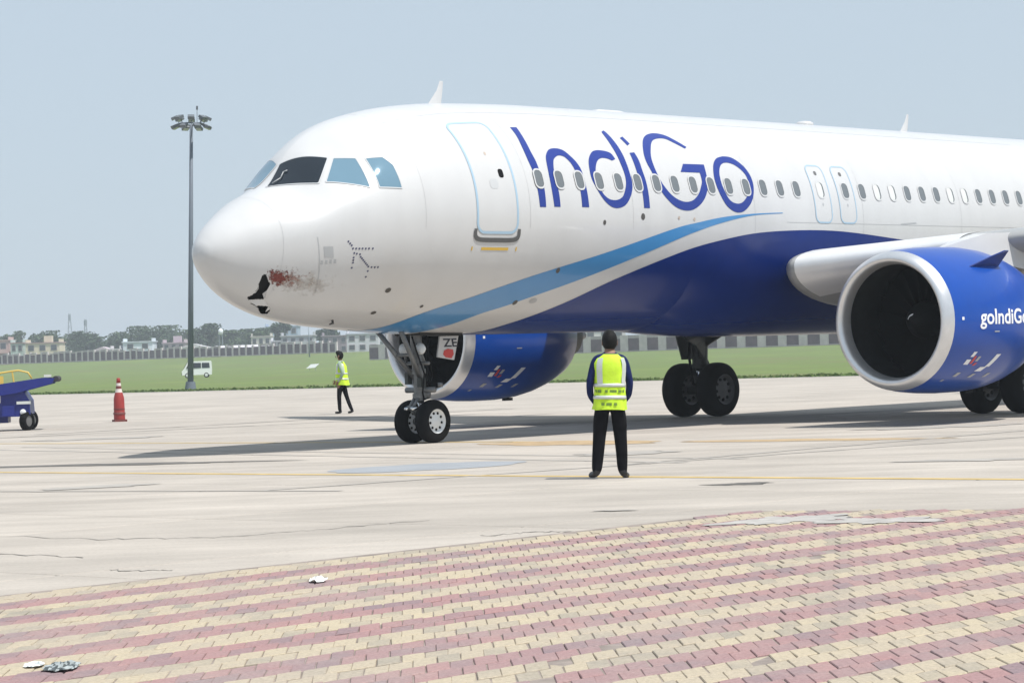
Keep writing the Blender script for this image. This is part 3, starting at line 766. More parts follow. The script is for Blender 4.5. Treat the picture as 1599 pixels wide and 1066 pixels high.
for x in (-1.05, 1.05):
    for y in (-.62, .62):
        w_ = empty('wheel', (x, y, .29), parent=van)
        b = MB(); b.lathe([(-.08, .17), (-.085, .26), (-.05, .29), (.05, .29), (.085, .26), (.08, .17)], 'Y', n=20); b.build('tyre', M['rubber'], w_, smooth=True)
        b = MB(); b.lathe([(-.07, .01), (-.07, .17), (.07, .17), (.07, .01)], 'Y', n=16, caps=True); b.build('rim', M['hub'], w_)
for y in (-.5, .5):
    b = MB(); b.box((-1.66, y, .72), (.04, .26, .18)); b.build('headlight', M['lens'], van)
b = MB(); b.box((-1.66, 0, .42), (.1, 1.3, .16)); b.build('bumper', M['lamp'], van)

# --- tall traffic cone
M['conered'] = mat('cone_red', (0.30, 0.03, 0.026), 0.6, var=0.12, vscale=5)
M['conewhite'] = mat('cone_white', (0.66, 0.58, 0.54), 0.6, var=0.1)
M['conedark'] = mat('cone_dark', (0.16, 0.04, 0.035), 0.6)
cn = empty('traffic_cone', (-10.84, 73.9, 0), 0.4); tag(cn, 'tall red and white traffic cone left of the light mast', 'cone')
b = MB(); b.box((0, 0, .03), (.34, .34, .06)); b.build('base', M['conedark'], cn)
b = MB(); b.lathe([(.06, .155), (.20, .155), (.24, .15), (.62, .145), (.70, .13), (.80, .10)], 'Z', n=24); b.build('body', M['conered'], cn, smooth=True)
b = MB(); b.lathe([(.80, .101), (.84, .09), (.90, .078)], 'Z', n=24); b.build('reflective_band', M['conewhite'], cn, smooth=True)
b = MB(); b.lathe([(.90, .077), (.98, .07)], 'Z', n=24); b.build('red_band', M['conedark'], cn, smooth=True)
b = MB(); b.lathe([(.98, .071), (1.06, .06)], 'Z', n=24); b.build('reflective_band', M['conewhite'], cn, smooth=True)
b = MB(); b.lathe([(1.06, .061), (1.18, .05), (1.20, .03)], 'Z', n=24, caps=True); b.build('tip', M['conered'], cn, smooth=True)
b = MB(); b.lathe([(.20, .168), (.24, .168), (.26, .155)], 'Z', n=24); b.build('rim', M['conedark'], cn, smooth=True)
b = MB(); b.lathe([(.33, .154), (.36, .154)], 'Z', n=24); b.build('groove', M['conedark'], cn, smooth=True)

# --- belt loader cut by the left edge
M['ldblue'] = mat('loader_blue', (0.008, 0.018, 0.19), 0.45, coat=0.1, var=0.1)
M['ldyellow'] = mat('loader_yellow', (0.62, 0.44, 0.10), 0.5, var=0.1)
M['belt'] = mat('belt_rubber', (0.035, 0.035, 0.04), 0.8)
M['ldpale'] = mat('loader_pale', (0.6, 0.62, 0.6), 0.6)
ld = empty('belt_loader', (-12.15, 66.6, 0), rad(6)); tag(ld, 'blue baggage belt loader with yellow rail at the left edge', 'belt loader')
b = MB(); b.box((-1.55, .75, .52), (3.3, 1.5, .34)); b.box((-1.6, .75, .30), (2.4, .9, .2)); b.build('chassis', M['ldblue'], ld)
b = MB(); b.prism([(-.12, .02, .38), (.18, .02, .40), (.16, .02, .74), (.02, .02, .98), (-.55, .02, 1.0), (-.55, .02, .38)], (0, 1.5, 0)); b.build('front_fender', M['ldblue'], ld)
b = MB(); b.box((-.36, -.02, .50), (.30, .06, .26)); b.build('battery_box', M['ldblue'], ld)
b = MB(); b.box((.02, -.02, .69), (.34, .06, .07)); b.build('bumper_strip', M['ldpale'], ld)
b = MB(); b.lathe([(-.02, .02), (0, .075), (.04, .07)], 'Y', (.0, -.02, .46), 14, caps=True); b.build('headlight', M['hub'], ld)
for x in (.02, -2.7):
    for y in (.08, 1.42):
        w_ = empty('wheel', (x + .06, y, .235), rad(58) if x > -1 else 0, parent=ld)
        b = MB(); b.lathe([(-.085, .14), (-.09, .2), (-.06, .235), (.06, .235), (.09, .2), (.085, .14)], 'Y', n=24); b.build('tyre', M['rubber'], w_, smooth=True)
        b = MB(); b.lathe([(-.07, .02), (-.06, .14), (.06, .14), (.07, .02)], 'Y', n=20, caps=True); b.build('rim', M['hubdark'], w_)
sl_ = rad(7.0); cs_, sn_ = math.cos(sl_), math.sin(sl_)
def boom_pt(u, z): return (.80 + u * cs_ - z * sn_, 1.27 + u * sn_ + z * cs_)
for yy in (-.10, 1.05):
    pts = [boom_pt(u, z) for u, z in ((-5.2, -.24), (-1.0, -.22), (-.08, -.12), (0, .0), (-.3, .06), (-5.2, .06))]
    b = MB(); b.prism([(x, yy, z) for x, z in pts], (0, .06, 0)); b.build('boom_side', M['ldblue'], ld)
pts = [boom_pt(u, z) for u, z in ((-5.2, -.06), (-.1, -.06), (-.04, .0), (-.1, .04), (-5.2, .04))]
b = MB(); b.prism([(x, -.04, z) for x, z in pts], (0, 1.09, 0)); b.build('conveyor_belt', M['belt'], ld)
b = MB(); p = boom_pt(.02, -.02); b.lathe([(-.08, .075), (1.08, .075)], 'Y', (p[0], 0, p[1]), 14, caps=True); b.build('end_roller', M['belt'], ld)
b = MB(); p = boom_pt(-.16, .085); b.box((p[0], -.06, p[1]), (.18, .05, .06)); b.build('end_bumper', M['ldpale'], ld)
b = MB(); rp = [boom_pt(u, z) for u, z in ((-.55, .08), (-.62, .24), (-.85, .33), (-1.3, .33), (-2.4, .30), (-4.8, .30))]
b.tube([(x, -.07, z) for x, z in rp], .022, 8); b.build('rail', M['ldyellow'], ld, smooth=True)
for u in (-1.0, -1.5, -2.4, -3.4, -4.4):
    p0, p1 = boom_pt(u, .04), boom_pt(u, .31); b = MB(); b.tube([(p0[0], -.07, p0[1]), (p1[0], -.07, p1[1])], .02, 6); b.build('rail_post', M['ldyellow'], ld)
b = MB(); p = boom_pt(-1.35, .16); b.box((p[0], -.07, p[1]), (.22, .03, .2)); b.build('rail_plate', M['ldyellow'], ld)
b = MB(); b.tube([(-.4, .2, .9), (-1.0, .2, 1.18)], .05, 8); b.tube([(-.4, 1.1, .9), (-1.0, 1.1, 1.18)], .05, 8); b.tube([(-3.0, .5, .7), (-3.2, .5, .55)], .05, 8); b.build('lift_ram', M['ldpale'], ld, smooth=True)
b = MB(); b.box((-.72, -.05, .60), (.12, .05, .85)); b.build('warning_post', M['ldyellow'], ld)

# --- litter on the pavers
M['paper'] = mat('crumpled_paper', (0.75, 0.75, 0.73), 0.8)
M['foil'] = mat('grey_plastic', (0.30, 0.33, 0.33), 0.35, var=0.4, vscale=20)
def crumple(name, label, c, rx, ry, h, mats, seed, n=13):
    """thin crumpled sheet: creased grid with a ragged outline"""
    rn = random.Random(seed); b = MB(); pts = []
    for i in range(n):
        for j in range(n):
            u, v = 2 * i / (n - 1) - 1, 2 * j / (n - 1) - 1
            q = math.hypot(u, v); k = 1 / max(1, q * rn.uniform(.9, 1.15))
            z = h * max(0, 1 - .55 * q) * rn.uniform(.15, 1.1) + .002
            pts.append((c[0] + rx * u * k + rn.uniform(-.04, .04) * rx, c[1] + ry * v * k + rn.uniform(-.04, .04) * ry, c[2] + z))
    b.v = pts; b.f = [(i * n + j, (i + 1) * n + j, (i + 1) * n + j + 1, i * n + j + 1) for i in range(n - 1) for j in range(n - 1)]
    b.m = [rn.choice((0, 0, 1)) for _ in b.f]
    o = b.build(name, mats, fix=False); tag(o, label, 'litter', 'litter on the pavers'); return o
M['foil2'] = mat('dark_plastic', (0.06, 0.07, 0.07), 0.4)
crumple('paper_scrap', 'crumpled white paper scrap lying on the pavers', (-1.33, 17.75, .022), .06, .12, .045, [M['paper'], M['paper']], 3, 7)
crumple('plastic_sheet', 'crumpled grey plastic sheet at the bottom left of the pavers', (-2.24, 13.1, .022), .085, .2, .03, [M['foil'], M['foil2']], 8)
crumple('paper_scrap', 'pale paper scrap beside the grey plastic sheet at bottom left', (-2.40, 13.25, .022), .05, .12, .018, [M['paper'], M['foil']], 12, 8)
# ================================================================== AIRCRAFT
# local frame: x aft from the nose, y starboard, z up; surface angle: 0 = port side, 90 = crown, -90 = keel
ZC = 3.916
PX = [.055, .075, .15, .3, .6, 1.0, 1.5, 1.75, 2.1, 2.5, 3.0, 3.6, 4.3, 5.2, 6.2, 7.5, 23.5, 26, 29, 32, 35, 37.5]
TOP = [-.66, -.55, -.42, -.25, -.03, .215, .465, .69, 1.07, 1.345, 1.57, 1.735, 1.868, 1.965, 2.013, 2.045, 2.07, 2.07, 2.07, 2.02, 1.80, 1.38]
BOT = [-.66, -.77, -.91, -1.09, -1.335, -1.535, -1.70, -1.755, -1.815, -1.863, -1.912, -1.96, -2.006, -2.042, -2.056, -2.061, -2.07, -1.95, -1.35, -.50, .35, .85]
HW = [0, .12, .255, .405, .63, .89, 1.175, 1.295, 1.44, 1.585, 1.72, 1.83, 1.91, 1.956, 1.971, 1.974, 1.975, 1.95, 1.72, 1.28, .72, .22]
ZW = [-.66, -.66, -.65, -.63, -.58, -.51, -.41, -.35, -.27, -.19, -.107, -.049, -.016, -.008, 0, 0, 0, .06, .35, .75, 1.05, 1.12]
EX = [0, 1.0, 1.35, 1.7, 2.2, 2.8, 3.6, 4.4, 40]
EV = [1, 1.0, 1.10, 1.28, 1.28, 1.12, 1.03, 1.0, 1.0]
def surf(x, deg):
    x = np.asarray(x, float); t = np.radians(np.asarray(deg, float))
    x, t = np.broadcast_arrays(x, t)
    top = pchip(PX, TOP, x); bot = pchip(PX, BOT, x); hw = pchip(PX, HW, x); zw = pchip(PX, ZW, x); e = pchip(EX, EV, x)
    sn = np.sin(t); cs = np.cos(t); w = np.clip((sn - .05) / .75, 0, 1); w = w * w * (3 - 2 * w); e = 1 + (e - 1) * w
    sn = np.sign(sn) * np.abs(sn) ** e; cs = np.sign(cs) * np.abs(cs) ** e
    z = zw + np.where(sn > 0, (top - zw) * sn, (zw - bot) * sn)
    return np.stack([x, -hw * cs, ZC + z], -1)
def surf_off(x, deg, off):
    x = np.asarray(x, float); deg = np.asarray(deg, float)
    x, deg = np.broadcast_arrays(x, deg)
    P = surf(x, deg)
    dx = surf(x + 2e-3, deg) - surf(np.maximum(x - 2e-3, 1e-4), deg); dt = surf(x, deg + 0.2) - surf(x, deg - 0.2)
    n = np.cross(dx, dt); n /= np.maximum(np.linalg.norm(n, axis=-1, keepdims=True), 1e-9)
    # outward = away from the axis
    c = np.stack([x, 0 * x, ZC + pchip(PX, ZW, x)], -1)
    sgn = np.sign(np.sum(n * (P - c), -1, keepdims=True)); sgn[sgn == 0] = 1
    return P + n * sgn * off
def grid_faces(n, m, b=0):
    return [(b + i * m + j, b + i * m + j + 1, b + (i + 1) * m + j + 1, b + (i + 1) * m + j) for i in range(n - 1) for j in range(m - 1)]

M['blood1'] = mat('blood_smear_thin', (0.26, 0.10, 0.08), 0.5, var=0.4, vscale=20)
M['blood3'] = mat('smear_trace', (0.44, 0.40, 0.36), 0.5, var=0.08, vscale=14)
M['emblem'] = mat('emblem_grey_blue', (0.06, 0.065, 0.13), 0.5)
jet = empty('passenger_jet', NOSE_GEAR - G(5.07, 0), AXIS_RZ)
tag(jet, 'white and blue twin-engine passenger jet with a torn, bloodied nose', 'airplane')

def inside(px, py, poly):
    c = False; j = len(poly) - 1
    for i in range(len(poly)):
        xi, yi = poly[i]; xj, yj = poly[j]
        if (yi > py) != (yj > py) and px < (xj - xi) * (py - yi) / (yj - yi) + xi: c = not c
        j = i
    return c
HOLE_A = [(0.815, -32.5), (0.883, -31.8), (0.924, -36.4), (0.977, -40.9), (0.988, -49.8), (1.036, -60.7), (0.922, -65.0), (0.865, -70.5), (0.806, -67.5), (0.848, -56.3), (0.829, -44.8)]
HOLE_B = [(0.937, -74.4), (1.099, -71.0), (1.202, -68.6), (1.28, -71.5), (1.359, -82.2), (1.295, -86.3), (1.09, -76.4)]
def skin(name, xs, nt, m, hole=False, label=None):
    xs = np.asarray(xs); th = np.linspace(-180, 180, nt, endpoint=False)
    X, T = np.meshgrid(xs, th, indexing='ij')
    P = surf(X.ravel(), T.ravel())
    fs = []
    for i in range(len(xs) - 1):
        xm = (xs[i] + xs[i + 1]) / 2
        for j in range(nt):
            k = (j + 1) % nt
            if hole and 0.75 < xm < 1.4:
                tm = th[j] + 180 / nt
                if inside(xm, tm, HOLE_A) or inside(xm, tm, HOLE_B): continue
            fs.append((i * nt + j, (i + 1) * nt + j, (i + 1) * nt + k, i * nt + k))
    b = MB(); b.v = [tuple(p) for p in P]; b.f = fs; b.m = [0] * len(fs)
    o = b.build(name, m, jet, smooth=True)
    if label: o['label'] = label
    return o
xr = 0.055 + 1.0 * (1 - np.cos(np.linspace(0.03, math.pi / 2, 40))) ; xr = np.concatenate([[0.0552], xr[xr < 0.72], np.linspace(0.72, 1.057, 24)])
skin('radome', xr, 240, M['white'], hole=True, label='white nose cone with a torn black hole in its lower side')
xf = np.concatenate([np.linspace(1.06, 1.42, 22), np.linspace(1.46, 4.4, 46), np.linspace(4.55, 8, 14), np.linspace(8.5, 23.5, 22), np.linspace(24, 37.5, 24)])
fus = skin('fuselage', xf, 240, M['white'], hole=True)
b = MB(); b.lathe([(37.48, 0.24), (37.58, 0.20)], 'X', (0, 0, ZC + 1.11), 24, caps=True)
b.build('tail_exhaust', M['strut'], fus, smooth=False)
# dark ring behind the radome seam and the dark bulkhead inside the hole
def ring_band(name, x0, x1, off, m, parent, nt=120):
    th = np.linspace(-180, 180, nt, endpoint=False); b = MB(); rings = []
    for x in (x0, x1): rings.append([tuple(p) for p in surf_off(np.full(nt, x), th, off)])
    b.loft(rings, caps=False); return b.build(name, m, parent, smooth=True)
ring_band('radome_seam', 1.045, 1.068, -0.004, M['seam'], fus)
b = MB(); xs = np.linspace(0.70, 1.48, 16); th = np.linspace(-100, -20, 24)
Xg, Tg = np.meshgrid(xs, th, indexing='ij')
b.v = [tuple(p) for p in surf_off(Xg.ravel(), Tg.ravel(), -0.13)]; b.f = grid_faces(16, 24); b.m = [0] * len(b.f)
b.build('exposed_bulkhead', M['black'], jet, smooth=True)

def decal(name, A, B, m, parent, off=0.005, nsub=3, nseg=None, closed=False):
    """quad strip on the fuselage between edge polylines A and B of (x, deg)"""
    A = np.array(A, float); B = np.array(B, float); n = len(A)
    K = nseg or 4
    t = np.linspace(0, n - 1, (n - 1) * K + 1); i = np.clip(t.astype(int), 0, n - 2); f = (t - i)[:, None]
    def cr(P):
        p0 = P[np.maximum(i - 1, 0)]; p1 = P[i]; p2 = P[i + 1]; p3 = P[np.minimum(i + 2, n - 1)]
        return 0.5 * ((2 * p1) + (p2 - p0) * f + (2 * p0 - 5 * p1 + 4 * p2 - p3) * f * f + (3 * p1 - p0 - 3 * p2 + p3) * f ** 3)
    a, c = cr(A), cr(B)
    w = np.linspace(0, 1, nsub + 1)[None, :, None]
    Q = a[:, None, :] * (1 - w) + c[:, None, :] * w
    P = surf_off(Q[..., 0].ravel(), Q[..., 1].ravel(), off)
    b = MB(); b.v = [tuple(p) for p in P]; b.f = grid_faces(len(t), nsub + 1); b.m = [0] * len(b.f)
    return b.build(name, m, parent, smooth=True, fix=False)

def loop_strip(name, pts, w, m, parent, off):
    """closed band of width w (m) along a loop of (x, deg)"""
    P = np.array(pts, float); n = len(P)
    R = 2.0 * math.pi / 180
    S = P * [1, R]
    d = np.roll(S, -1, 0) - np.roll(S, 1, 0); d /= np.maximum(np.linalg.norm(d, axis=1, keepdims=True), 1e-9)
    nn = np.stack([-d[:, 1], d[:, 0]], 1) * w / 2
    A = (S + nn) / [1, R]; B = (S - nn) / [1, R]
    A = np.vstack([A, A[:1]]); B = np.vstack([B, B[:1]])
    Q = np.stack([A, (A + B) / 2, B], 1)
    V = surf_off(Q[..., 0].ravel(), Q[..., 1].ravel(), off)
    b = MB(); b.v = [tuple(p) for p in V]; b.f = grid_faces(n + 1, 3); b.m = [0] * len(b.f)
    return b.build(name, m, parent, smooth=True, fix=False)

def round_rect(x0, x1, t0, t1, r, n=6):
    R = 2.0 * math.pi / 180; pts = []
    s0, s1 = t0 * R, t1 * R
    for cx, cy, a0 in ((x1 - r, s1 - r, 0), (x0 + r, s1 - r, 90), (x0 + r, s0 + r, 180), (x1 - r, s0 + r, 270)):
        for k in range(n + 1):
            a = rad(a0 + 90 * k / n); pts.append((cx + r * math.cos(a), (cy + r * math.sin(a)) / R))
    # extra points along straight runs
    out = []
    for p, q in zip(pts, pts[1:] + pts[:1]):
        out.append(p)
        L = math.hypot(q[0] - p[0], (q[1] - p[1]) * R)
        for k in range(1, int(L / 0.12) + 1):
            f = k / (int(L / 0.12) + 1); out.append((p[0] + (q[0] - p[0]) * f, p[1] + (q[1] - p[1]) * f))
    return out
def fill(name, pts, m, parent, off, rings=4):
    P = np.array(pts, float); c = P.mean(0); n = len(P)
    V = [c]; 
    for k in range(1, rings + 1): V += list(c + (P - c) * k / rings)
    V = np.array(V); W = surf_off(V[:, 0], V[:, 1], off)
    b = MB(); b.v = [tuple(p) for p in W]
    for j in range(n): b.f.append((0, 1 + j, 1 + (j + 1) % n))
    for k in range(rings - 1):
        for j in range(n):
            a, a2 = 1 + k * n + j, 1 + k * n + (j + 1) % n; b.f.append((a, a + n, a2 + n, a2))
    b.m = [0] * len(b.f)
    return b.build(name, m, parent, smooth=True, fix=False)

# --- livery
BLUE_TOP = [(5.7, -90), (6.138, -79.2), (6.567, -65.4), (7.39, -49.5), (8.431, -34.0), (10.003, -19.4), (11.263, -12.1), (12.623, -7.6), (14.699, -6.3), (16.931, -10.1), (17.757, -12.5), (19.5, -22), (21.5, -45), (23.2, -80)]
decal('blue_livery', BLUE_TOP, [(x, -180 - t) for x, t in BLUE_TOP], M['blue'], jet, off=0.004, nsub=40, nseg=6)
SW_A = [(3.25, -93), (3.531, -83.2), (4.027, -59.8), (4.925, -45.1), (6.166, -32.3), (8.006, -19.2), (9.719, -7.3), (10.46, -3.6), (11.228, -.5), (12.117, 1.6), (13.07, 2.7)]
SW_B = [(4.35, -93), (4.602, -83.4), (5.333, -60.0), (5.945, -50.7), (6.703, -41.7), (8.134, -27.9), (9.755, -13.5), (10.471, -7.9), (11.227, -3.2), (12.115, .7), (13.069, 2.3)]
decal('light_blue_swoosh', SW_A, SW_B, M['sky_blue'], jet, off=0.004, nsub=8, nseg=6)
decal('light_blue_swoosh', [(x, -180 - t) for x, t in SW_A], [(x, -180 - t) for x, t in SW_B], M['sky_blue'], jet, off=0.004, nsub=8, nseg=6)

LET = {
 'letter_i': [[(6.111,47.8),(6.101,41.5),(6.061,33.9),(6.052,26.3),(6.08,20.0),(6.086,12.6),(6.098,2.1)],[(6.279,47.9),(6.243,39.4),(6.225,31.6),(6.245,26.0),(6.253,20.1),(6.268,12.7),(6.256,2.1)]],
 'letter_n': [[(6.472,2.4),(6.457,9.2),(6.466,17.6),(6.52,25.9),(6.603,30.1),(6.746,33.0),(6.938,33.7),(7.102,32.6),(7.221,29.3),(7.315,25.8),(7.369,21.9),(7.378,17.0),(7.385,11.8),(7.393,2.6)],[(6.632,2.4),(6.63,9.3),(6.613,15.5),(6.636,21.0),(6.71,26.0),(6.791,28.1),(6.909,29.4),(7.035,28.9),(7.117,26.8),(7.173,24.0),(7.205,20.2),(7.198,15.9),(7.209,10.6),(7.206,2.6)]],
 'letter_d': [[(8.434,28.7),(8.374,32.4),(8.151,33.7),(7.943,33.2),(7.791,30.8),(7.664,26.8),(7.598,21.6),(7.587,17.2),(7.645,13.0),(7.765,7.9),(7.912,4.4),(8.073,2.7),(8.241,2.8),(8.404,4.4),(8.54,7.8),(8.643,12.1),(8.687,16.4),(8.692,21.4),(8.702,26.6),(8.709,32.8),(8.698,39.5),(8.666,46.2),(8.637,48.5)],[(8.327,27.7),(8.209,28.8),(8.071,29.0),(7.951,27.9),(7.859,25.8),(7.795,23.4),(7.747,20.6),(7.718,16.7),(7.743,13.1),(7.82,9.5),(7.942,7.2),(8.078,6.5),(8.22,6.9),(8.346,8.5),(8.424,11.2),(8.487,14.1),(8.522,16.9),(8.537,20.7),(8.532,25.3),(8.532,31.3),(8.524,37.8),(8.528,44.0),(8.54,47.2)]],
 'letter_i_dot': [[(8.929,43.1),(8.995,37.8)],[(9.036,44.3),(9.098,39.2)]],
 'letter_i_stem': [[(8.931,33.0),(8.918,27.4),(8.905,20.5),(8.915,13.9),(8.91,3.0)],[(9.074,33.5),(9.093,28.8),(9.077,22.9),(9.087,15.1),(9.073,3.0)]],
 'letter_g': [[(10.74,39.0),(10.545,43.6),(10.365,47.3),(10.139,48.7),(9.904,47.8),(9.681,45.0),(9.493,40.2),(9.335,33.1),(9.294,27.5),(9.336,22.2),(9.387,16.1),(9.489,11.0),(9.646,6.9),(9.833,3.9),(10.066,2.4),(10.306,2.8),(10.531,5.3),(10.711,9.1),(10.838,13.8),(10.902,18.4),(10.936,23.0)],[(10.661,37.8),(10.452,41.5),(10.269,44.4),(10.062,44.4),(9.884,43.0),(9.752,40.5),(9.653,37.5),(9.528,32.7),(9.47,28.3),(9.466,22.9),(9.521,17.3),(9.596,14.1),(9.709,10.9),(9.862,8.4),(10.06,6.9),(10.241,7.0),(10.401,8.4),(10.551,11.4),(10.652,14.8),(10.731,18.2),(10.748,22.9)]],
 'letter_g_bar': [[(10.97,27.9),(10.603,27.8),(10.347,27.7)],[(10.935,22.9),(10.477,22.9),(10.183,22.9)]],
 'letter_o': [[(11.676,33.8),(11.448,32.2),(11.266,28.2),(11.158,22.6),(11.131,17.4),(11.182,11.9),(11.305,6.5),(11.472,3.4),(11.655,2.1),(11.846,2.8),(12.037,5.8),(12.178,9.8),(12.263,14.8),(12.292,19.4),(12.264,23.9),(12.173,28.4),(12.01,32.2),(11.861,33.7),(11.676,33.8)],[(11.599,29.5),(11.489,28.1),(11.385,25.2),(11.324,21.6),(11.311,17.0),(11.352,13.1),(11.423,9.5),(11.528,7.5),(11.68,6.7),(11.826,7.4),(11.956,9.6),(12.065,12.4),(12.142,15.9),(12.158,19.9),(12.128,23.4),(12.032,26.4),(11.896,28.8),(11.732,29.8),(11.599,29.5)]],
}
for k, (a, c) in LET.items():
    decal('lettering', a, c, M['letter'], jet, off=0.0055, nsub=3, nseg=4)

# --- cockpit glazing
def inv_surf(P):
    """space point near the skin -> (x, deg), upper half"""
    x = P[0]; hw_ = float(pchip(PX, HW, x)); zw_ = float(pchip(PX, ZW, x)); ht = float(pchip(PX, TOP, x)) - zw_; e = float(pchip(EX, EV, x))
    c, s = -P[1] / hw_, (P[2] - ZC - zw_) / ht
    ee = e
    for _ in range(25):
        th = math.atan2(math.copysign(abs(s) ** (1 / ee), s), math.copysign(abs(c) ** (1 / ee), c))
        w = min(1, max(0, (math.sin(th) - .05) / .75)); ee = 0.5 * ee + 0.5 * (1 + (e - 1) * w * w * (3 - 2 * w))
    return (x, math.degrees(th))
def round_poly3(C, f):
    out = []; n = len(C)
    for i in range(n):
        p, q, r = C[i - 1], C[i], C[(i + 1) % n]
        for a_, t in ((p, f), (p, f * 0.35), (r, f * 0.35), (r, f)): out.append(q + (a_ - q) * t)
    return out
def glazing(nm, c, m, m_frame):
    C = round_poly3([Vector(surf(x, t)) for x, t in c], 0.07)
    loop = []
    for p, q in zip(C, C[1:] + C[:1]):
        n = max(1, int((q - p).length / 0.06))
        for k in range(n): loop.append(p + (q - p) * k / n)
    cen = sum(loop, Vector()) / len(loop); n = len(loop); rings = 7
    V = [inv_surf(cen)]
    for k in range(1, rings + 1): V += [inv_surf(cen + (p - cen) * k / rings) for p in loop]
    V = np.array(V); W = surf_off(V[:, 0], V[:, 1], 0.006)
    b = MB(); b.v = [tuple(p) for p in W]
    for j in range(n): b.f.append((0, 1 + j, 1 + (j + 1) % n))
    for k in range(rings - 1):
        for j in range(n):
            a0, a2 = 1 + k * n + j, 1 + k * n + (j + 1) % n; b.f.append((a0, a0 + n, a2 + n, a2))
    b.m = [0] * len(b.f)
    g = b.build(nm, m, jet, smooth=True, fix=False)
    o_in = [inv_surf(p) for p in loop]; o_out = [inv_surf(cen + (p - cen) * 1.07) for p in loop]
    Q = np.array([[p, q] for p, q in zip(o_in + o_in[:1], o_out + o_out[:1])])
    W = surf_off(Q[..., 0].ravel(), Q[..., 1].ravel(), 0.0095)
    b = MB(); b.v = [tuple(p) for p in W]; b.f = grid_faces(n + 1, 2); b.m = [0] * len(b.f)
    b.build('frame', m_frame, g, smooth=True, fix=False)
    return g
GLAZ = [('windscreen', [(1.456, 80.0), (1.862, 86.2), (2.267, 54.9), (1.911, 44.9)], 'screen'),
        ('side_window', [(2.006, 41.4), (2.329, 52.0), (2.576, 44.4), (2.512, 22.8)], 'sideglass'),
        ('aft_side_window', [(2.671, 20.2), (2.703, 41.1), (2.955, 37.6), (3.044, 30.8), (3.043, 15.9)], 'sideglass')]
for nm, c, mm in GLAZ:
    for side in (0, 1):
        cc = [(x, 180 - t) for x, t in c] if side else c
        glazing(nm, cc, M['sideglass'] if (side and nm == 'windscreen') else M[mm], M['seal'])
wp = MB(); 
for (x0, t0), (x1, t1) in (((1.53, 76.5), (1.66, 72.5)), ((1.66, 72.5), (1.76, 74.5)), ((1.76, 74.5), (1.80, 72.0))):
    p, q = surf_off(x0, t0, 0.03), surf_off(x1, t1, 0.03); wp.tube([p, q], 0.009, 6)
wp.build('windscreen_wiper', M['greyprint'], jet, smooth=True)

# --- cabin windows: one mesh, moved along the constant section
def cabin_window(x, blind):
    lp = round_rect(x - 0.115, x + 0.115, 16.05 - 4.7, 16.05 + 4.7, 0.095, 5)
    fr = loop_strip('cabin_window', lp, 0.030, M['white'], jet, 0.012)
    if blind:
        pn = fill('blind', lp, M['blind'], fr, 0.008)
        # sliver of dark at the forward upper edge where the blind stops short
        seg = [p for p in lp if p[0] > x + 0.04]
        seg.sort(key=lambda p: p[1])
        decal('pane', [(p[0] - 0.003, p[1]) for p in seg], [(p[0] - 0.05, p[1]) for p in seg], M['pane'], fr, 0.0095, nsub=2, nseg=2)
    else:
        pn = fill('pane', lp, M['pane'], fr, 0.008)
    return fr
proto = {False: None, True: None}
XW0 = 6.171
wx = [XW0 + 0.533 * n for n in range(15)] + [XW0 + 0.533 * (18.121 + n) for n in range(20)]
REF = {False: 9.0, True: 9.6}
def place_window(x, blind):
    if proto[blind] is None:
        proto[blind] = cabin_window(REF[blind], blind); o = proto[blind]
    else:
        o = copy_tree(proto[blind], jet)
    o.location = (x - REF[blind], 0, 0)
for i, x in enumerate(wx):
    place_window(x, i in (16, 17, 21, 22, 30))

# --- overwing exits
for x, bl in ((14.42, True), (15.25, False)):
    lp = round_rect(x - 0.27, x + 0.27, -2.0, 30.5, 0.14, 5)
    ex = fill('overwing_exit', lp, M['white'], jet, 0.004, rings=8)
    loop_strip('exit_outline', lp, 0.028, M['line_blue'], ex, 0.0075)
    h = round_rect(x - 0.045, x + 0.045, 24.5, 27.0, 0.03, 3); fill('exit_handle', h, M['hubdark'], ex, 0.0075, rings=2)
    h = round_rect(x - 0.02, x + 0.02, 7.0, 8.6, 0.015, 3); fill('exit_latch', h, M['greyprint'], ex, 0.0075, rings=2)
    place_window(x, bl)

# --- forward door
lp = round_rect(4.575, 5.535, -10.4, 51.5, 0.17, 7)
dr = fill('front_door', lp, M['white'], jet, 0.004, rings=16)
loop_strip('door_outline', lp, 0.045, M['line_blue'], dr, 0.0075)
fill('door_window', round_rect(5.19, 5.31, 16.6, 21.2, 0.045, 4), M['dark'], dr, 0.008, rings=2)
fill('door_handle', round_rect(4.93, 5.13, 11.0, 16.0, 0.06, 4), M['seal'], dr, 0.0075, rings=2)
fill('door_mark', round_rect(5.02, 5.07, 29.0, 31.0, 0.02, 3), M['blood2'], dr, 0.0075, rings=2)
sl = [(4.50, -8.6), (4.50, -12.0), (4.56, -14.2), (4.70, -15.0), (5.05, -15.1), (5.40, -15.0), (5.55, -14.2), (5.61, -12.0), (5.61, -8.6)]
si = [(4.57, -8.6), (4.57, -11.3), (4.62, -12.5), (4.73, -12.9), (5.05, -12.9), (5.37, -12.9), (5.48, -12.5), (5.54, -11.3), (5.54, -8.6)]
decal('door_sill_plate', sl, si, M['sill'], jet, 0.012)
decal('yellow_placard', [(4.72, -17.6), (5.37, -17.6)], [(4.72, -19.0), (5.37, -19.0)], M['yellow'], jet, 0.005)
decal('door_tick_mark', [(4.49, -17.3), (4.52, -17.3)], [(4.49, -19.3), (4.52, -19.3)], M['yellow'], jet, 0.005)
decal('door_tick_mark', [(5.55, -17.3), (5.58, -17.3)], [(5.55, -19.3), (5.58, -19.3)], M['yellow'], jet, 0.005)

